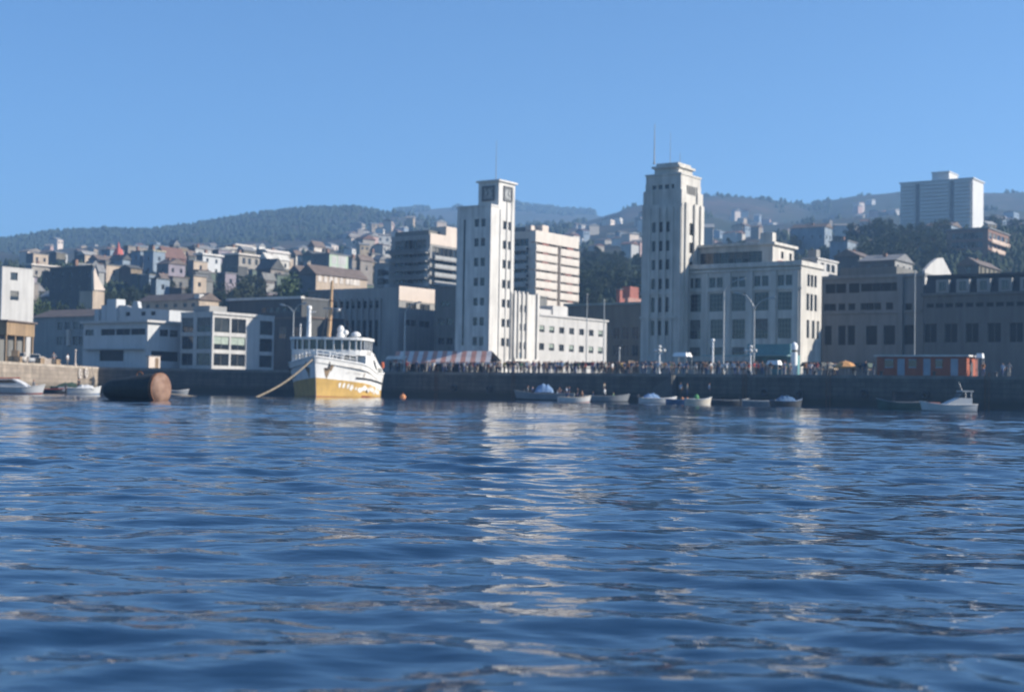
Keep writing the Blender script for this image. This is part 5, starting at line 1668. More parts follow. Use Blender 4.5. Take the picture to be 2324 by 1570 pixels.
# ---------------------------------------------------------------- small boats
def boat(name, label, p, head, L, B, H, hull_m, in_m, rail_m, boot=None, seats=3, cat='boat', transom=.75, group=None):
    """bow along local +x"""
    r = root(name, label, cat, p, head, group)
    n, k = 15, 6
    def hb(t): return B / 2 * max(.015, (1 - max(0, t) ** 2.3)) * (1 - (1 - transom) * max(0, -t) ** 2)
    def gz(t): return H * (1 + .45 * max(0, t) ** 2 + .12 * max(0, -t) ** 2)
    ts = [-1 + 2 * i / (n - 1) for i in range(n)]
    m = MB()
    vs, fs, mi = [], [], []
    for s_ in (-1, 1):
        for t in ts:
            for j in range(k + 1):
                q = j / k
                z = -.25 + (gz(t) + .25) * q
                vs.append((L / 2 * (t + .10 * max(0, t) * (q - .5) * 1.2), s_ * hb(t) * (.45 + .55 * q ** .55), z))
    N = n * (k + 1)
    for s_ in range(2):
        for i in range(n - 1):
            for j in range(k):
                a = s_ * N + i * (k + 1) + j
                fs.append((a, a + k + 1, a + k + 2, a + 1) if s_ == 0 else (a, a + 1, a + k + 2, a + k + 1))
                mi.append(1 if (boot and j < 2) else 0)
    m.v, m.f, m.m = vs, fs, mi
    m.face([vs[j] for j in range(k + 1)] + [vs[N + j] for j in reversed(range(k + 1))], 0)
    m.face([vs[N - k - 1 + j] for j in range(k + 1)] + [vs[2 * N - k - 1 + j] for j in reversed(range(k + 1))], 0)
    m.build('hull', [hull_m, boot or hull_m], r, smooth=True)
    f = MB()
    for i in range(n - 1):
        t0, t1 = ts[i] * .90, ts[i + 1] * .90
        for (ya, yb, za, zb) in ((-.6, .6, .12, .12), (.6, .93, .12, None), (-.93, -.6, None, .12)):
            P = []
            for (t, y, z) in ((t0, ya, za), (t1, ya, za), (t1, yb, zb), (t0, yb, zb)):
                P.append((L / 2 * t, hb(t) * y * (.97 if t < .5 else .9), gz(t) - .03 if z is None else z))
            f.face(P)
    f.build('inside', in_m, r)
    g = MB()
    path = [(L / 2 * (t + .06 * max(0, t)), -hb(t), gz(t) + .01) for t in ts] + [(L / 2 * (t + .06 * max(0, t)), hb(t), gz(t) + .01) for t in reversed(ts)]
    g.tube(path + [path[0]], .05, 6); g.build('gunwale', rail_m, r)
    for i in range(seats):
        t = -.62 + 1.15 * i / max(1, seats - 1)
        s_ = MB(); y = hb(t) * .84; s_.box((L / 2 * t - .14, -y, H * .62), (L / 2 * t + .14, y, H * .62 + .05)); s_.build('thwart', WOOD, r)
    return r, gz
def outboard(r, L, H):
    m = MB(); m.box((-L / 2 - .34, -.14, H + .1), (-L / 2 - .02, .14, H + .5)); m.tube([(-L / 2 - .2, 0, H + .1), (-L / 2 - .24, 0, -.4)], .07, 6); m.build('outboard', DARKM, r)
BWH = mat('boat_white', (.58, .58, .565), .5, .1, 1.5, streak=.4)
BGR = mat('boat_grey', (.25, .265, .275), .6, .15, 1.2, streak=.4)
BBL = mat('boat_blue', (.06, .13, .24), .5, .15, 1.2)
BDK = mat('boat_dark', (.05, .055, .06), .6, .2, 1.2)
BRD = mat('boat_red', (.38, .09, .05), .6, .15, 1.2)
BGN = mat('boat_green', (.06, .11, .09), .6, .2, 1.2)
TARP = mat('blue_tarpaulin', (.17, .28, .46), .7, .2, 1.2, bump=.4)
def wp(x, Y): 
    p = pt((x, 890), Y); p.z = 0.0
    return p
QD = math.atan2(-.574, .819)                             # along the quay to the right
def tarp(r, x0, x1, w, z, hgt, m=TARP, name='tarpaulin'):
    t = MB()
    n, k = 13, 8
    rr = random.Random(int(x0 * 10 + w * 7))
    vs = [(x0 + (x1 - x0) * i / (n - 1), w * (-1 + 2 * j / k), z + hgt * (.02 + math.sin(math.pi * j / k)) ** .6 * (.12 + .88 * max(0, math.sin(math.pi * (i + .0) / (n - 1))) ** .5) * (.9 + .1 * math.sin(i * 1.9 + w)) + rr.uniform(-.05, .05)) for i in range(n) for j in range(k + 1)]
    t.add(vs, [(i * (k + 1) + j, (i + 1) * (k + 1) + j, (i + 1) * (k + 1) + j + 1, i * (k + 1) + j + 1) for i in range(n - 1) for j in range(k)])
    return t.build(name, m, r, smooth=True)
b1, gz1 = boat('rowing_boat', 'big grey launch full of people with blue tarpaulin below the white wing', wp(1237, 193), math.pi - .10, 8.2, 2.5, .95, BGR, BGN, BGR, BDK, 5)
tarp(b1, -1.2, 1.4, 1.05, 1.05, 1.35)
b2, _ = boat('rowing_boat', 'small cream rowing boat with two people in front of the big grey launch', wp(1303, 172), .12, 4.0, 1.5, .55, BWH, WOOD, mat('boat_cream', (.6, .54, .44), .6), BRD, 3)
b3, _ = boat('rowing_boat', 'grey low boat moored right of the big grey launch', wp(1372, 185), .05, 6.4, 2.0, .75, BGR, BGN, BGR, BDK, 4)
b4, _ = boat('motor_boat', 'white and blue open boat with crumpled blue tarpaulin', wp(1493, 178), .2, 4.8, 1.8, .6, BWH, BBL, BWH, BBL, 2); tarp(b4, -1.9, .2, .8, .6, .7); outboard(b4, 4.8, .6)
b5, _ = boat('rowing_boat', 'short bright cream boat with a green bundle, lit by the sun', wp(1585, 158), .15, 2.9, 1.3, .62, mat('boat_cream', (.6, .54, .44)), WOOD, BWH, BWH, 2)
m = MB(); m.ball((-.2, 0, .8), .3, sq=(1, 1, 1.4)); m.build('bundle', mat('green_cloth', (.10, .32, .12), .8), b5)
b6, _ = boat('rowing_boat', 'dark blue low boat with two orange floats left of the bright cream boat', wp(1545, 172), .1, 3.6, 1.4, .5, BBL, BDK, BBL, None, 2)
for x in (.2, .8):
    m = MB(); m.ball((x, 0, .62), .2); m.build('float', mat('orange_float', (.6, .25, .1)), b6)
b7, _ = boat('rowing_boat', 'dark open boat in the quay shadow right of the bright cream boat', wp(1655, 166), .1, 4.6, 1.6, .55, BDK, BBL, BGR, None, 3)
b8, _ = boat('rowing_boat', 'dim bluish white boat in the quay shadow, second right of the bright cream boat', wp(1728, 163), -.1, 4.4, 1.6, .55, BGR, BDK, BWH, BBL, 3); outboard(b8, 4.4, .55)
b9, _ = boat('motor_boat', 'dark boat with a curved blue hood in the quay shadow', wp(1785, 158), .2, 3.6, 1.6, .6, BDK, BBL, BBL, None, 2); tarp(b9, -1.2, 1.0, .75, .55, .75, BBL, 'hood')
b10, _ = boat('fishing_boat', 'dark blue-green cabin boat in deep shade below the red pavilion', wp(2045, 140), math.pi - .1, 4.6, 1.9, .75, BGN, BDK, BGR, None, 2)
m = MB(); m.box((-1.2, -.7, .5), (.7, .7, 1.75)); m.box((-1.4, -.85, 1.753), (.9, .85, 1.85)); m.build('cabin', BDK, b10)
b11, _ = boat('motor_launch', 'white motor launch with raised cabin at the right, sun on its stern', wp(2152, 128), math.pi + .06, 5.0, 1.9, .62, BWH, BGR, BWH, BDK, 2)
m = MB(); m.extrude([(-2.0, .5), (-2.0, 1.25), (-.9, 1.3), (-.1, .95), (.6, .6)], -.7, .7); m.build('cabin', BWH, b11)
m = MB(); m.add([(-.85, -.6, 1.3), (-.85, .6, 1.3), (-1.2, .6, 1.85), (-1.2, -.6, 1.85), (-.80, -.6, 1.3), (-.80, .6, 1.3), (-1.15, .6, 1.86), (-1.15, -.6, 1.86)], ((0, 1, 2, 3), (7, 6, 5, 4), (0, 4, 5, 1), (1, 5, 6, 2), (2, 6, 7, 3), (3, 7, 4, 0))); m.build('windscreen', GLS, b11)
m = MB(); m.box((-2.1, -.75, 1.86), (-1.05, .75, 1.95)); m.tube([(-1.9, -.65, 1.2), (-1.9, -.65, 1.9)], .04, 6); m.tube([(-1.9, .65, 1.2), (-1.9, .65, 1.9)], .04, 6); m.build('canopy', BWH, b11)
m = MB(); m.tube([(-1.3, 0, 1.95), (-1.0, 0, 2.7)], .03, 6); m.build('aerial', STEEL, b11)
m = MB(); m.box((.9, -.45, .66), (2.0, .45, .84)); m.build('hatch_cushion', mat('coral_cushion', (.55, .22, .17), .7), b11)
b12, _ = boat('motor_launch', 'white motor launch with red boot line cut by the left frame edge', wp(42, 150), -.02, 5.4, 2.0, .7, BWH, BGR, BWH, BRD, 2)
m = MB(); m.extrude([(-2.4, .6), (-2.3, 1.55), (-.4, 1.6), (.5, 1.2), (1.2, .75)], -.75, .75); m.build('cabin', BWH, b12)
m = MB(); m.extrude([(-2.0, 1.15), (-2.0, 1.45), (-.5, 1.5), (.1, 1.2)], -.78, -.752); m.build('cabin_window', GLS, b12)
m = MB(); m.tube([(-2.4, -.5, 1.62), (.2, -.2, 1.72)], .07, 6); m.build('boat_hook', BRD, b12)
b13, _ = boat('rowing_boat', 'low dark red-trimmed boat right of the left white launch', wp(118, 165), .0, 4.4, 1.6, .5, BDK, BGN, BRD, None, 3)
m = MB(); m.box((.9, -.5, .3), (1.7, .5, .8)); m.build('crate', BWH, b13)
b14, _ = boat('motor_boat', 'white boat with blue stripe and tilted engine left of the big buoy', wp(190, 160), .25, 3.6, 1.6, .65, BWH, BBL, BWH, BBL, 2); outboard(b14, 3.6, .65)
tarp(b14, -.9, 1.2, .7, .6, .55, BWH, 'cover')
b15, _ = boat('rowing_boat', 'dark green covered boat against the sunlit pier wall', wp(160, 178), .1, 4.8, 1.8, .7, BGN, BDK, BGN, None, 2); tarp(b15, -1.8, 1.6, .8, .7, .7, mat('green_tarpaulin', (.05, .085, .055), .8, .2, 1.5))
b16, _ = boat('rowing_boat', 'pale skiff half hidden behind the big buoy at its right', wp(398, 186), .05, 3.4, 1.4, .5, BGR, BDK, BWH, None, 2)

# ---------------------------------------------------------------- people
SKIN = mat('skin', (.36, .2, .13), .6, .1); HAIR = mat('dark_hair', (.02, .014, .01), .6, .1); SHOE = mat('dark_shoes', (.03, .025, .02), .6, .1)
def person_mesh(pose):
    sit = pose.startswith('sit')
    hip = .50 if sit else .93
    J = {}
    J['pel'] = (0, 0, hip); J['spine'] = (0, .01, hip + .28); J['chest'] = (0, 0, hip + .46); J['neck'] = (0, 0, hip + .57); J['head'] = (0, -.01, hip + .67); J['crown'] = (0, 0, hip + .81)
    E, rad, seg = [], {}, {}
    R = dict(pel=.135, spine=.125, chest=.145, neck=.055, head=.095, crown=.075)
    E += [('pel', 'spine', 1), ('spine', 'chest', 1), ('chest', 'neck', 0), ('neck', 'head', 0), ('head', 'crown', 3)]
    for s, q in ((-1, 'l'), (1, 'r')):
        J['sh' + q] = (s * .19, 0, hip + .48)
        el, wr = (s * .25, .03, hip + .22), (s * .26, -.05, hip - .02)
        if pose == 'hips' or (pose == 'wave' and s < 0): el, wr = (s * .38, .06, hip + .24), (s * .17, -.1, hip + .08)
        if pose == 'wave' and s > 0: el, wr = (s * .36, -.12, hip + .50), (s * .30, -.18, hip + .78)
        if pose == 'carry' or sit: el, wr = (s * .25, -.05, hip + .22), (s * .12, -.27, hip + .20)
        if pose == 'lean': el, wr = (s * .24, -.12, hip + .24), (s * .16, -.34, hip + .10)
        J['el' + q], J['wr' + q] = el, wr
        d = (Vector(wr) - Vector(el)).normalized()
        J['pm' + q] = tuple(Vector(wr) + d * .085)
        R.update({'sh' + q: .068, 'el' + q: .046, 'wr' + q: .031, 'pm' + q: .034})
        E += [('chest', 'sh' + q, 1), ('sh' + q, 'el' + q, 1), ('el' + q, 'wr' + q, 0), ('wr' + q, 'pm' + q, 0)]
        side = d.cross(Vector((0, 1, 0))).normalized() if abs(d.y) < .9 else Vector((1, 0, 0))
        for k in range(4):
            n1, n2 = f'f{k}{q}', f'g{k}{q}'
            o = side * (-.027 + .018 * k)
            l = (.07, .085, .08, .062)[k]
            J[n1] = tuple(Vector(J['pm' + q]) + o + d * .02); J[n2] = tuple(Vector(J['pm' + q]) + o * 1.1 + d * l + Vector((0, -.02, 0)))
            R[n1], R[n2] = .010, .008
            E += [('pm' + q, n1, 0), (n1, n2, 0)]
        J['th' + q] = tuple(Vector(wr) + d * .05 + side * -.055 * s + Vector((0, -.03, 0))); R['th' + q] = .010
        E += [('wr' + q, 'th' + q, 0)]
        if sit:
            kn, an, to = (s * .12, -.42, hip + .02), (s * .12, -.44, .08), (s * .12, -.60, .04)
        elif pose == 'walk':
            kn, an, to = (s * .10, -.14 * s - .04, .50), (s * .10, -.26 * s + .06, .09), (s * .10, -.26 * s - .10, .035)
        else:
            kn, an, to = (s * .11, -.02, .50), (s * .12, .03, .08), (s * .14, -.13, .035)
        J['hp' + q], J['kn' + q], J['an' + q], J['to' + q] = (s * .095, 0, hip - .06), kn, an, to
        R.update({'hp' + q: .10, 'kn' + q: .062, 'an' + q: .042, 'to' + q: .04})
        E += [('pel', 'hp' + q, 2), ('hp' + q, 'kn' + q, 2), ('kn' + q, 'an' + q, 2), ('an' + q, 'to' + q, 4)]
    names = list(J)
    me = bpy.data.meshes.new('person_frame')
    me.from_pydata([J[n] for n in names], [(names.index(a), names.index(b)) for a, b, _ in E], [])
    o = bpy.data.objects.new('person_frame', me)
    COL.objects.link(o)
    md = o.modifiers.new('s', 'SKIN'); md.use_smooth_shade = True
    for i, n in enumerate(names):
        me.skin_vertices[0].data[i].radius = (R[n], R[n])
        me.skin_vertices[0].data[i].use_root = (n == 'pel')
    sb = o.modifiers.new('u', 'SUBSURF'); sb.levels = 1; sb.render_levels = 1
    dg = bpy.context.evaluated_depsgraph_get()
    out = bpy.data.meshes.new_from_object(o.evaluated_get(dg))
    bpy.data.objects.remove(o)
    segs = [(Vector(J[a]), Vector(J[b]), k) for a, b, k in E]
    idx = []
    for p in out.polygons:
        c = p.center
        best, bk = 9, 0
        for a, b, k in segs:
            ab = b - a
            t = max(0, min(1, (c - a).dot(ab) / ab.length_squared))
            dd = (c - a - ab * t).length
            if dd < best: best, bk = dd, k
        if bk in (0, 3) and c.z > hip + .62:
            bk = 3 if (c.y > -.02 and c.z > hip + .66) or c.z > hip + .79 else 0
        idx.append(bk)
    out.materials.clear()
    for mm in (SKIN, WHITE, BDK, HAIR, SHOE): out.materials.append(mm)
    out.polygons.foreach_set('material_index', idx)
    # nose, eyes, ears and mouth
    bm = bmesh.new(); bm.from_mesh(out)
    def blob(c, r, mi, sx=1, sz=1):
        g = bmesh.ops.create_icosphere(bm, subdivisions=1, radius=r, matrix=Matrix.Translation(c) @ Matrix.Diagonal((sx, 1, sz, 1)))
        for f in {f for v in g['verts'] for f in v.link_faces}: f.material_index = mi
    hz = hip + .70
    blob((0, -.105, hz - .01), .018, 0, .8, 1.4)
    for s in (-1, 1):
        blob((s * .035, -.088, hz + .025), .012, 3); blob((s * .092, 0, hz), .022, 0, .5, 1.3)
    blob((0, -.093, hz - .055), .016, 4, 1.5, .45)
    bm.to_mesh(out); bm.free()
    out.name = 'person'
    return out
POSES = {k: person_mesh(k) for k in ('stand', 'hips', 'wave', 'carry', 'walk', 'lean', 'sit')}
def cloth(n, c): return mat('cloth_' + n, c, .85, .1, 3.0)
TOPS = {'white': (.66, .66, .65), 'pale blue': (.32, .42, .55), 'dark blue': (.05, .08, .16), 'red': (.42, .06, .05), 'brown': (.17, .10, .06), 'grey': (.25, .25, .25), 'black': (.025, .025, .03),
        'cream': (.55, .48, .36), 'green': (.08, .16, .09), 'yellow': (.55, .40, .10), 'pink': (.5, .25, .25), 'orange': (.5, .2, .06)}
LEGS = {'dark': (.03, .032, .04), 'grey': (.17, .17, .17), 'blue': (.07, .10, .2), 'brown': (.13, .09, .06), 'pale': (.42, .38, .32)}
TM = {k: cloth(k.replace(' ', '_') + '_top', v) for k, v in TOPS.items()}
LM = {k: cloth(k + '_trousers', v) for k, v in LEGS.items()}
used = set()
pr = random.Random(33)
ACT = {'stand': 'standing', 'hips': 'hand on hip', 'wave': 'raising one arm', 'carry': 'holding something', 'walk': 'walking', 'lean': 'bending forward', 'sit': 'sitting'}
def person(p, rz, where, group, pose=None, top=None, leg=None, sc=None):
    for _ in range(300):
        ps = pose or pr.choice(['stand', 'stand', 'stand', 'hips', 'carry', 'walk', 'walk', 'lean', 'wave', 'stand', 'carry'])
        tp = top or pr.choices(list(TOPS), [9, 5, 12, 2, 10, 9, 18, 3, 3, 1, 1, 1])[0]
        lg = leg or pr.choices(list(LEGS), [6, 3, 4, 3, 2])[0]
        lab = f'person in {tp} top, {lg} trousers, {ACT[ps]}, {where}'
        if lab not in used: break
    used.add(lab)
    o = link('person', POSES[ps], None, p, rz)
    s = sc or pr.uniform(.93, 1.06)
    o.scale = (s, s, s)
    for i, mm in ((1, TM[tp]), (2, LM[lg])):
        o.material_slots[i].link = 'OBJECT'; o.material_slots[i].material = mm
    return tag(o, lab, 'person', group)
taken = []
def crowd(x0, x1, n, where, b0=.5, b1=7, group='crowd along the quay', hang=2):
    k = tries = 0
    while k < n and tries < 4000:
        tries += 1
        x = pr.uniform(x0, x1)
        bk = b0 + (b1 - b0) * pr.random() ** 1.6
        q = quay_pos(x, bk)
        if any((q.x - a) ** 2 + (q.y - c) ** 2 < .36 for a, c in taken): continue
        taken.append((q.x, q.y))
        face = pr.choice([QD + pr.uniform(-.4, .4), QD + math.pi + pr.uniform(-.5, .5), pr.uniform(0, 6.28)])
        person(q, face, where, group)
        k += 1
crowd(884, 915, 7, 'between ship and striped awning')
crowd(920, 985, 20, 'under striped awning, left third')
crowd(985, 1055, 20, 'under striped awning, middle')
crowd(1055, 1122, 18, 'under striped awning, right third')
crowd(1122, 1170, 14, 'before shaded clock tower foot')
crowd(1170, 1225, 20, 'before ribbed stair block')
crowd(1225, 1290, 24, 'before white wing, left half')
crowd(1290, 1375, 29, 'before white wing, right half')
crowd(1380, 1450, 19, 'before drab brown office')
crowd(1455, 1545, 19, 'before the stepped tower')
crowd(1550, 1640, 16, 'left of single-arm street lamp')
crowd(1645, 1705, 12, 'between two tall street lamps')
crowd(1712, 1800, 15, 'before the turquoise kiosk')
crowd(1815, 1905, 12, 'between kiosk and orange parasol')
crowd(1935, 1985, 5, 'left of red pavilion', .5, 3)
crowd(2225, 2290, 3, 'right of red pavilion', 1, 4)
lp = pt((186, 822), 196)
person((-64.9 - .6, 205, 3.9), 1.2, 'by pale post on pier', 'people on the pier', 'stand', 'white')
person((-65.4 - 1.5, 203, 3.9), .2, 'on pier beyond pale post', 'people on the pier', 'hips', 'grey')
def in_boat(o, xs, where, z=.15, poses=('sit',)):
    M = Matrix.Translation(o.location) @ Matrix.Rotation(o.rotation_euler.z, 4, 'Z')
    for i, (x, y) in enumerate(xs):
        ps = poses[i % len(poses)]
        q = M @ Vector((x, y, z))
        person(q, o.rotation_euler.z + pr.choice([math.pi / 2, -math.pi / 2]) + pr.uniform(-.6, .6), where, 'people in the boats', ps)
in_boat(b1, [(-3, .3), (-2.6, -.5), (-2.0, .5), (-1.7, -.3), (1.7, .4), (1.9, -.45), (2.4, .1), (2.9, -.2), (-3.3, -.3), (-2.2, 0)], 'in the big grey launch', .25, ('stand', 'sit', 'wave', 'sit', 'hips', 'sit'))
in_boat(b2, [(-.9, 0), (.45, .05), (1.0, -.1)], 'in small cream rowing boat', .15, ('sit', 'stand', 'sit'))
in_boat(b3, [(-1.5, .2), (0, -.2), (1.2, .1)], 'in grey boat beside launch', .15, ('sit', 'carry', 'sit'))
in_boat(b12, [(1.6, .1)], 'in white launch, left edge', .3, ('sit',))
in_boat(b14, [(-.6, .4)], 'in white boat near buoy', .2, ('stand',))

# ---------------------------------------------------------------- landing stage below the quay
def landing():
    A, B = quay_pos(1350, 0, 0), quay_pos(1640, 0, 0)
    d = (B - A).normalized(); q = Vector((d.y, -d.x, 0))
    a = math.atan2(d.y, d.x)
    r = root('landing_stage', 'grey stone landing stage with steps at the foot of the quay', 'landing stage', A, a)
    L = (B - A).length
    m = MB(); m.box((0, -3.2, -2.4), (L, -.1, .95)); m.build('platform', stone_mat('landing_stone', (.2, .2, .19), (.04, .042, .038)), r)
    s = MB()
    for k in range(12): s.box((L * .45 + k * .34, -1.5, .952), (L * .45 + (k + 1) * .34 - .003, -.1, 1.15 + k * .235))
    s.build('steps', mat('step_stone', (.11, .108, .1), .9, .2, .8), r)
    for x, wh in ((1352 + 20, 'on landing stage, left end'), (1545, 'on landing stage, mid-way'), (1560, 'by the landing stage steps'), (1610, 'on landing stage, right end')):
        p = quay_pos(x, -2.2, .95)
        person(p, pr.uniform(0, 6), wh, 'people on the landing stage', 'stand', pr.choice(['pale blue', 'cream', 'white']))
landing()
# ---------------------------------------------------------------- street furniture on the quay
POLE = mat('galvanised_pole', (.40, .41, .40), .5, .12, 1.5, metal=.2)
STRW = mat('awning_white', (.62, .56, .52), .8, .1, 1.0); STRR = mat('awning_red', (.52, .25, .18), .8, .12, 1.0)
TURQ = mat('turquoise_paint', (.10, .24, .26), .6, .15, .8, streak=.4)
LENS = mat('lamp_lens', (.5, .52, .5), .3, .05)

def lamp(label, x, back, ytop, arms, z=3.9, pos=None):
    p = pos or quay_pos(x, back)
    top = pt((x, ytop), p.y).z
    h = top - p.z
    r = root('street_lamp', label, 'street lamp', p, QD, 'tall street lamps on the quay')
    m = MB(); m.lathe([(.26, 0), (.26, .5), (.16, .6)], 12); m.tube([(0, 0, .5), (0, 0, h * .6), (0, 0, h - 1.2)], [.14, .11, .085], 10); m.build('pole', POLE, r)
    for (dx, dy, rise) in arms:
        l = math.hypot(dx, dy)
        m = MB(); m.tube([(dx * t, dy * t, h - 1.2 + (rise + 1.2) * math.sin(t * math.pi / 2) ** .8) for t in (0, .15, .35, .6, .85, 1)], [.085, .08, .075, .07, .06, .06], 8); a = m.build('arm', POLE, r)
        e = Vector((dx, dy, h + rise)); d = Vector((dx, dy, 0)).normalized()
        b = MB(); M = Matrix.Translation(e) @ d.to_track_quat('X', 'Z').to_matrix().to_4x4() @ Matrix.Rotation(-.22, 4, 'Y')
        b.add([M @ Vector(q) for q in ((-.1, -.12, -.06), (1.0, -.2, -.08), (1.15, -.1, -.02), (1.15, .1, -.02), (1.0, .2, -.08), (-.1, .12, -.06), (-.1, -.08, .08), (.9, -.13, .13), (.9, .13, .13), (-.1, .08, .08))],
              ((0, 5, 4, 3, 2, 1), (6, 7, 8, 9), (0, 1, 7, 6), (1, 2, 7), (2, 3, 8, 7), (3, 4, 8), (4, 5, 9, 8), (5, 0, 6, 9)))
        hd = b.build('lamp_head', POLE, r)
        c = MB(); c.add([M @ Vector(q) for q in ((.1, -.1, -.085), (.95, -.15, -.1), (.95, .15, -.1), (.1, .1, -.085))], ((3, 2, 1, 0),)); c.build('lens', LENS, hd, fix=False)
    return r
lamp('tall street lamp with one curved arm before the grey office block', 1641, 3, 640, [(1.9, .4, .2)])
lamp('street lamp with two spread curved arms before the grey office block', 1710, 4, 680, [(1.9, .3, .1), (-1.7, -.3, .8)])
lamp('street lamp right of the ship in front of the lit ministry parapet', 917, 2.5, 690, [(1.7, .3, .1)])
lamp('street lamp left of the ship with a level double arm', 660, 0, 692, [(1.6, .1, .1), (-1.9, 0, -.05)], pos=Vector(((660 - 1162) / FPX * 219, 221, 3.9)))

def post(name, label, cat, x, ytop, back, r=.07, m=POLE, pos=None, z0=3.9):
    p = pos or quay_pos(x, back, z0)
    h = pt((x, ytop), p.y).z - p.z
    b = MB(); b.lathe([(r * 2, 0), (r * 2, .3), (r, .4)], 10); b.tube([(0, 0, .35), (0, 0, h)], [r, r * .7], 8); b.ball((0, 0, h), r * 1.5)
    return tag(b.build(name, m, None, p), label, cat)
post('flagpole', 'slim bare flagpole at the right end of the white wing', 'flagpole', 1369, 682, 4, .09)
post('flagpole', 'slim bare pole rising over the drab office roof', 'flagpole', 1330, 668, 30, .09)
post('post', 'short thick pole before the drab brown office', 'post', 1405, 790, 6, .12)
post('post', 'white stubby pole left of the tall single-arm lamp', 'post', 1617, 772, 5, .16, WHITE)
post('flagpole', 'slim pole above the harbour office roof', 'flagpole', 2075, 615, 26, .09)
post('post', 'pale post on the pier near its sunlit edge', 'post', 186, 795, 0, .11, CREAM, pos=Vector((-65.6, 209, 3.9)))

def globe_lamp(label, x, back, ytop):
    p = quay_pos(x, back); h = pt((x, ytop), p.y).z - p.z
    r = root('globe_lamp', label, 'lamp', p, QD, 'white globe lamps on the quay')
    m = MB(); m.lathe([(.22, 0), (.22, .35), (.12, .45)], 12); m.tube([(0, 0, .4), (0, 0, h - .5)], [.13, .09], 10); m.build('pole', WHITE, r)
    for k in range(4):
        a = k * math.pi / 2 + .4
        e = (math.cos(a) * .62, math.sin(a) * .62, h - .75)
        m = MB(); m.tube([(0, 0, h - 1.05), (e[0] * .6, e[1] * .6, h - 1.12), (e[0], e[1], h - 1.0)], .05, 6); m.build('arm', WHITE, r)
        g = MB(); g.ball((e[0], e[1], h - .75), .25, nu=12, nv=8); g.build('globe', mat('lamp_globe', (.52, .52, .5), .4, .08), r, smooth=True)
    g = MB(); g.ball((0, 0, h - .25), .27, nu=12, nv=8); g.build('globe', mat('lamp_globe', (.52, .52, .5), .4, .08), r, smooth=True)
globe_lamp('white globe lamp before the stepped tower', 1496, 3, 783)
globe_lamp('white globe lamp just left of the turquoise kiosk', 1703, 2.5, 783)

def striped_awning():
    a, b = quay_pos(920, 6.0), quay_pos(1140, 6.0)
    L = (b - a).length
    r = root('striped_awning', 'long red and white striped market awning sheltering the crowd on the quay', 'awning', a, QD)
    zt, zf = pt((930, 797), a.y).z - 3.9, pt((930, 822), a.y - 2).z - 3.9
    n = 20
    m = MB()
    for k in range(n):
        x0, x1 = L * k / n, L * (k + 1) / n
        sk = -2.0
        rows = [(0.0, zt), (-1.6, zt - (zt - zf) * .55), (-3.2, zf)]
        for (y0, z0), (y1, z1), s0, s1 in ((rows[0], rows[1], sk, sk * .5), (rows[1], rows[2], sk * .5, 0)):
            m.face([(x0 + s0, y0, z0), (x0 + s1, y1, z1), (x1 + s1, y1, z1), (x1 + s0, y0, z0)], k % 2)
        m.face([(x0, -3.2, zf), (x0, -3.24, zf - .28), (x1, -3.24, zf - .28), (x1, -3.2, zf)], k % 2)
        m.face([(x0 + sk, 0.003, zt), (x1 + sk, .003, zt), (x1 + sk, 2.6, zf + .3), (x0 + sk, 2.6, zf + .3)], k % 2)
    m.build('canopy', [STRR, STRW], r, fix=False)
    for k in range(8):
        x = .3 + (L - 1.2) * k / 7
        p = MB(); p.tube([(x, -3.05, 0), (x, -3.05, zf)], .06, 6); p.build('post', POLE, r)
    p = MB(); p.box((-.5, .4, 0), (L - 1.4, .5, 2.2)); p.build('back_panel', mat('stall_back', (.10, .10, .10), .8, .3, 2.0), r)
striped_awning()

def stall(name, label, x, back, ytop, w, d, m, cat='market stall', ang=QD):
    p = quay_pos(x, back); h = pt((x, ytop), p.y).z - p.z
    r = root(name, label, cat, p, ang)
    c = MB(); c.add([(-w, -d, h - .55), (w, -d, h - .55), (w, d, h - .55), (-w, d, h - .55), (-w * .82, -d * .7, h), (w * .82, -d * .7, h), (w * .82, d * .7, h), (-w * .82, d * .7, h)], ((3, 2, 1, 0), (4, 5, 6, 7), (0, 1, 5, 4), (1, 2, 6, 5), (2, 3, 7, 6), (3, 0, 4, 7)))
    c.build('canopy', m, r)
    for sx in (-1, 1):
        for sy in (-1, 1):
            q = MB(); q.tube([(sx * w * .92, sy * d * .9, 0), (sx * w * .92, sy * d * .9, h - .55)], .045, 6); q.build('leg', POLE, r)
    t = MB(); t.box((-w * .85, -d * .8, .85), (w * .85, d * .5, .93)); t.build('counter', WOOD, r)
stall('market_stall', 'small stall with a white canopy before the stepped tower', 1548, 3.5, 800, 1.1, .9, WHITE)
stall('market_stall', 'low stall with a small white top in front of the turquoise kiosk', 1757, 2.0, 818, .85, .7, WHITE)
stall('market_stall', 'pale grey canopy stall between the ship and the striped awning', 902, 4.0, 808, 1.7, 1.1, GREY1)

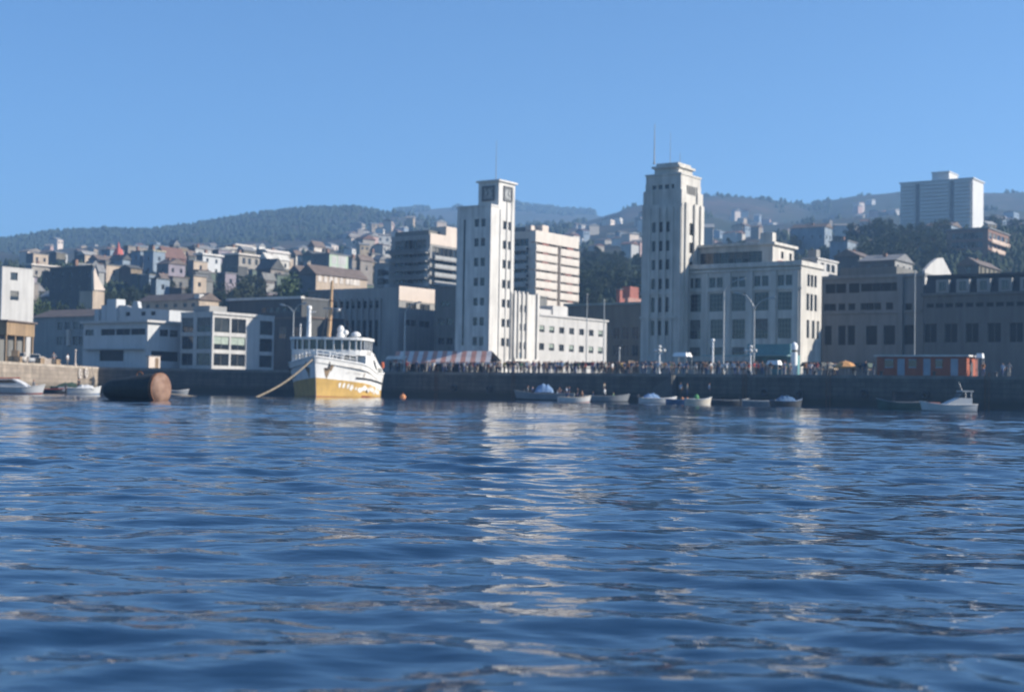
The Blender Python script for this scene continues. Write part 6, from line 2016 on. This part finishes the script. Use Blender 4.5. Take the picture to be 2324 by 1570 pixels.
def kiosk():
    p = quay_pos(1700, 9); L = (quay_pos(1795, 9) - p).length; h = pt((1750, 780), p.y - 3).z - 3.9
    zl = pt((1750, 808), p.y - 3).z - 3.9
    r = root('turquoise_kiosk', 'turquoise kiosk with a tall sign board and a long thin canopy', 'kiosk', p, QD)
    m = MB(); m.box((0, 0, 0), (L, 3, zl + .2)); m.build('wall', TURQ, r)
    m = MB(); m.box((-.1, -.35, zl + .203), (L + .05, .1, h)); m.build('sign_board', TURQ, r)
    x0 = (quay_pos(1700, 9) - quay_pos(1600, 9)).length
    m = MB(); m.box((-x0, -1.2, zl), (L, -.02, zl + .16)); m.build('canopy', mat('pale_turquoise', (.20, .34, .36), .6, .1), r)
    for k in range(5):
        m = MB(); x = -x0 + .3 + k * (x0 - .6) / 4; m.tube([(x, -1.0, 0), (x, -1.0, zl)], .05, 6); m.build('post', POLE, r)
    for x in (L * .12, L * .42, L * .7):
        m = MB(); m.box((x, -.05, 1.0), (x + L * .2, -.003, 2.3)); m.build('hatch', FR_D, r)
    c = quay_pos(1802, 6.5); zt = pt((1802, 776), c.y).z - 3.9
    r = root('advertising_column', 'white drum-shaped column with a dark band beside the turquoise kiosk', 'column', c)
    m = MB(); m.lathe([(.44, 0), (.44, zt - 1.35)], 18); m.build('drum', WHITE, r, smooth=True)
    m = MB(); m.lathe([(.36, zt - 1.348), (.36, zt - 1.05)], 18); m.build('band', BROWN, r)
    m = MB(); m.lathe([(.44, zt - 1.047), (.46, zt - .5), (.32, zt - .2), (.05, zt)], 18); m.build('cap', WHITE, r, smooth=True)
kiosk()

def red_pavilion():
    A, B = quay_pos(2194, 2.0), quay_pos(1990, 2.0)
    r_ = root('red_pavilion', 'long red pavilion with pale panels, white roof edge and a lit orange end', 'pavilion', A, ANG)
    L = (A - B).length
    h = pt((2190, 809), A.y).z - 3.9
    W = 4.2
    RP = mat('orange_red_boards', (.34, .085, .035), .7, .2, 1.0, streak=.5)
    m = MB(); m.box((0, 0, 0), (W, L, h)); m.build('wall', RP, r_)
    PB = mat('pale_blue_panel', (.27, .32, .38), .6, .12, 1.0)
    for xa, xb in ((835, 915), (1128, 1208), (1437, 1520)):
        f = lambda x: (A - quay_pos((1900 + x / 4.907) / 1.0163, 2.0)).length
        m = MB(); m.box((-.06, f(xb), .1), (-.003, f(xa), h - .25))
        for z in (.9, 1.7): m.box((-.09, f(xb) + .1, z), (-.062, f(xa) - .1, z + .08))
        m.build('door', PB, r_)
    for xa, xb in ((690, 790), (960, 1050), (1265, 1345)):
        m = MB(); m.box((-.05, f(xb), 1.1), (-.003, f(xa), h - .4)); w_ = m.build('window', G_MID, r_)
        for z in (1.0, h - .42):
            m = MB(); m.box((-.09, f(xb), z), (-.053, f(xa), z + .12)); m.build('frame', PB, w_)
    m = MB(); m.box((-.35, -.35, h + .003), (W + .3, L + .3, h + .2)); m.build('roof', GREY1, r_)
    m = MB(); m.extrude([(1.2, .05), (2.3, .05), (2.3, 1.6), (1.75, 2.0), (1.2, 1.6)], -.05, -.004); m.build('doorway', FR_D, r_)
    q = quay_pos(2222, 3)
    stall('market_stall', 'tiny white topped stand right of the red pavilion', 2224, 4, 802, .4, .4, WHITE)
red_pavilion()

def parasol(label, x, back, ytop, R, m, tilt=0.0):
    p = quay_pos(x, back); h = pt((x, ytop), p.y).z - p.z
    r = root('parasol', label, 'parasol', p, .3)
    c = MB()
    n = 8
    top = Vector((0, 0, h))
    ring = [Vector((R * math.cos(k * 2 * math.pi / n), R * math.sin(k * 2 * math.pi / n), h - .75 - .03)) for k in range(n)]
    mid = [Vector((.55 * R * math.cos(k * 2 * math.pi / n), .55 * R * math.sin(k * 2 * math.pi / n), h - .26)) for k in range(n)]
    for k in range(n):
        j = (k + 1) % n
        c.face([top, mid[k], mid[j]]); c.face([mid[k], ring[k], ring[j], mid[j]])
        c.face([ring[k], ring[k] - Vector((0, 0, .18)), ring[j] - Vector((0, 0, .18)), ring[j]])
    c.build('canopy', m, r, fix=False)
    q = MB(); q.tube([(0, 0, 0), (0, 0, h + .1)], .035, 6); q.build('pole', POLE, r)
parasol('orange-tan parasol left of the red pavilion', 1918, 1.5, 818, 1.5, mat('orange_canvas', (.55, .28, .10), .8, .12, 1.0))
parasol('half-shaded cream parasol between the kiosk and the orange parasol', 1885, 3.5, 822, .9, mat('cream_canvas', (.55, .45, .32), .8, .12, 1.0))

def bollards():
    P = None
    for i, x in enumerate((960, 1075, 1190, 1300, 1420, 1700, 1850, 2000, 2120, 2260)):
        q = quay_pos(x, .45, 3.93)
        if P is None:
            m = MB(); m.lathe([(.2, 0), (.17, .1), (.16, .35), (.24, .42), (.24, .5), (.1, .55)], 12); P = m.mesh('bollard', DARKM, True)
        tag(link('bollard', P, None, q), 'squat black iron bollard on the quay edge', 'bollard', 'iron bollards along the quay edge')
bollards()
def fenders():
    for i, (y, z, lab, mm) in enumerate(((214.5, 2.9, 'pale round fender hanging high on the sunlit pier wall', CREAM2), (211.5, 2.7, 'pale drooping fender left of its twin on the pier wall', CREAM2), (218, 1.6, 'dark tyre ring hanging low on the sunlit pier wall', BDK))):
        p = Vector((-65.9 + (y - 222) * .0147 + .42, y, z))
        m = MB()
        for k in range(16):
            pass
        ringp = [(0.0, math.cos(k * math.pi / 8) * .48, math.sin(k * math.pi / 8) * .62) for k in range(17)]
        m.tube(ringp, .17, 8, cap=False); m.tube([(0, 0, .6), (-.3, 0, 3.93 - z)], .03, 5)
        tag(m.build('fender', mm, None, p), lab, 'fender')
fenders()

def car(label, p, rz, body):
    r = root('parked_car', label, 'car', p, rz, 'cars parked on the pier')
    m = MB(); m.extrude([(-2.0, .3), (2.0, .3), (2.05, .62), (1.9, .82), (.95, .92), (-1.95, .95), (-2.05, .6)], -.78, .78); m.build('body', body, r)
    m = MB(); m.extrude([(-1.75, .951), (.95, .925), (.35, 1.42), (-1.3, 1.45)], -.68, .68); g = m.build('glasshouse', GLS, r)
    m = MB(); m.box((-1.3, -.69, 1.44), (.36, .69, 1.5))
    for x0, x1 in ((-1.75, -1.3), (.95, .35)):
        for s in (-1, 1): m.tube([(x0, s * .68, .94), (x1, s * .68, 1.45)], .045, 5)
    m.build('roof', body, r)
    for x in (-1.25, 1.3):
        for s in (-1, 1):
            m = MB(); m.lathe([(.2, -.09), (.31, -.07), (.31, .07), (.2, .09)], 16, M=Matrix.Translation((x, s * .72, .31)) @ Matrix.Rotation(R_(90), 4, 'X')); m.build('wheel', BDK, r)
    for s in (-1, 1):
        m = MB(); m.ball((2.0, s * .55, .65), .11, sq=(1, 1, 1)); m.build('headlight', LENS, r)
    m = MB(); m.box((2.02, -.75, .34), (2.14, .75, .46)); m.build('bumper', STEEL, r)
car('pale cream car parked at the pier edge right of the timber store', (-68.0, 192, 3.9), R_(-75), CREAM2)
car('whitish car parked behind the cream one on the pier', (-69.0, 201, 3.9), R_(-70), mat('car_white', (.6, .58, .55), .35, .05))
def crates():
    rr = random.Random(12)
    p0 = None
    for i, (x, y, z, lab) in enumerate(((-66.6, 187.5, 3.9, 'tan wooden crate lowest in the pile before the timber store'), (-67.6, 187.6, 3.9, 'tan wooden crate beside the lowest one, behind it'), (-67.0, 187.6, 4.72, 'tan wooden crate on top of the pier pile'),
                                        (-66.7, 196.5, 3.9, 'tan wooden crate alone by the parked cars'), (-66.8, 203.8, 3.9, 'tan wooden crate near the people on the pier'))):
        r = root('crate', lab, 'crate', (x, y, z), rr.uniform(-.4, .4), 'wooden crates on the pier')
        m = MB()
        for k in range(4):
            m.box((-.45, -.45, .02 + k * .2), (.45, -.41, .19 + k * .2)); m.box((-.45, .41, .02 + k * .2), (.45, .45, .19 + k * .2))
            m.box((-.45, -.4, .02 + k * .2), (-.41, .4, .19 + k * .2)); m.box((.41, -.4, .02 + k * .2), (.45, .4, .19 + k * .2))
        for sx in (-1, 1):
            for sy in (-1, 1): m.box((sx * .4 - .04, sy * .4 - .0, .0), (sx * .4 + .04, sy * .4 + .008, .8))
        m.box((-.4, -.4, .03), (.4, .4, .06)); m.build('box', mat('tan_boards', (.4, .29, .17)), r)
        m = MB(); m.box((-.46, -.46, .803), (.46, .46, .83)); m.build('lid', mat('tan_boards', (.4, .29, .17)), r)
crates()
def tarp_heap():
    r = root('covered_net_heap', 'large rounded heap under a pale tarpaulin on the pier at left', 'heap', (-72, 212, 3.9), .3)
    tarp(r, -3.4, 3.4, 2.0, -.2, 1.7, TANW, 'cover')
tarp_heap()

DKC = [mat('dark_canvas', (.06, .065, .06), .85, .2, 1.0), mat('brown_canvas', (.12, .09, .06), .85, .2, 1.0), mat('green_canvas', (.06, .09, .07), .85, .2, 1.0), mat('grey_canvas', (.16, .165, .17), .85, .2, 1.0)]
for x, y, w_, k, wh in ((1172, 820, 1.6, 0, 'before the ribbed stair block'), (1262, 822, 2.0, 2, 'before the left half of the white wing'), (1335, 822, 2.0, 0, 'before the right half of the white wing'),
                        (1412, 818, 1.8, 1, 'before the drab brown office'), (1478, 820, 1.5, 3, 'left of the white-topped stall by the stepped tower'), (1590, 820, 1.7, 0, 'just left of the tall single-arm street lamp'),
                        (1672, 820, 1.5, 1, 'between the two tall street lamps'), (1848, 822, 1.6, 0, 'right of the white drum-shaped column'), (1955, 824, 1.4, 2, 'between the orange parasol and the red pavilion')):
    stall('market_stall', ['dark', 'brown', 'green', 'grey'][k] + ' canvas stall behind the crowd ' + wh, x, 7.5, y, w_, 1.2, DKC[k])
def wall_gear():
    for x, wh in ((990, 'under the striped awning'), (1165, 'left of the big grey launch'), (1690, 'below the two-armed street lamp'), (1880, 'below the orange parasol'), (2240, 'right of the red pavilion')):
        q = quay_pos(x, -.16, 0)
        m = MB()
        for s in (-.25, .25): m.tube([(s, 0, -.5), (s, 0, 4.4)], .035, 6)
        for k in range(15): m.tube([(-.25, 0, -.2 + k * .3), (.25, 0, -.2 + k * .3)], .022, 5)
        tag(m.build('ladder', RUST, None, q, QD), 'rusty iron ladder down the dark quay wall ' + wh, 'ladder')
    for x, z, wh in ((1030, 1.6, 'below the middle of the awning'), (1110, 1.5, 'below the right end of the awning'), (1735, 1.6, 'below the turquoise kiosk'), (1815, 1.4, 'right of the turquoise kiosk'), (1960, 1.7, 'left of the red pavilion'), (2100, 1.6, 'below the red pavilion'), (2190, 1.4, 'below the lit end of the red pavilion')):
        q = quay_pos(x, -.26, z)
        m = MB(); m.tube([(math.cos(k * math.pi / 8) * .4, 0, math.sin(k * math.pi / 8) * .4) for k in range(17)], .16, 8, cap=False); m.tube([(0, 0, .4), (0, .15, 3.9 - z)], .025, 5)
        tag(m.build('tyre_fender', BDK, None, q, QD), 'old black tyre hung on the quay wall ' + wh, 'fender')
wall_gear()
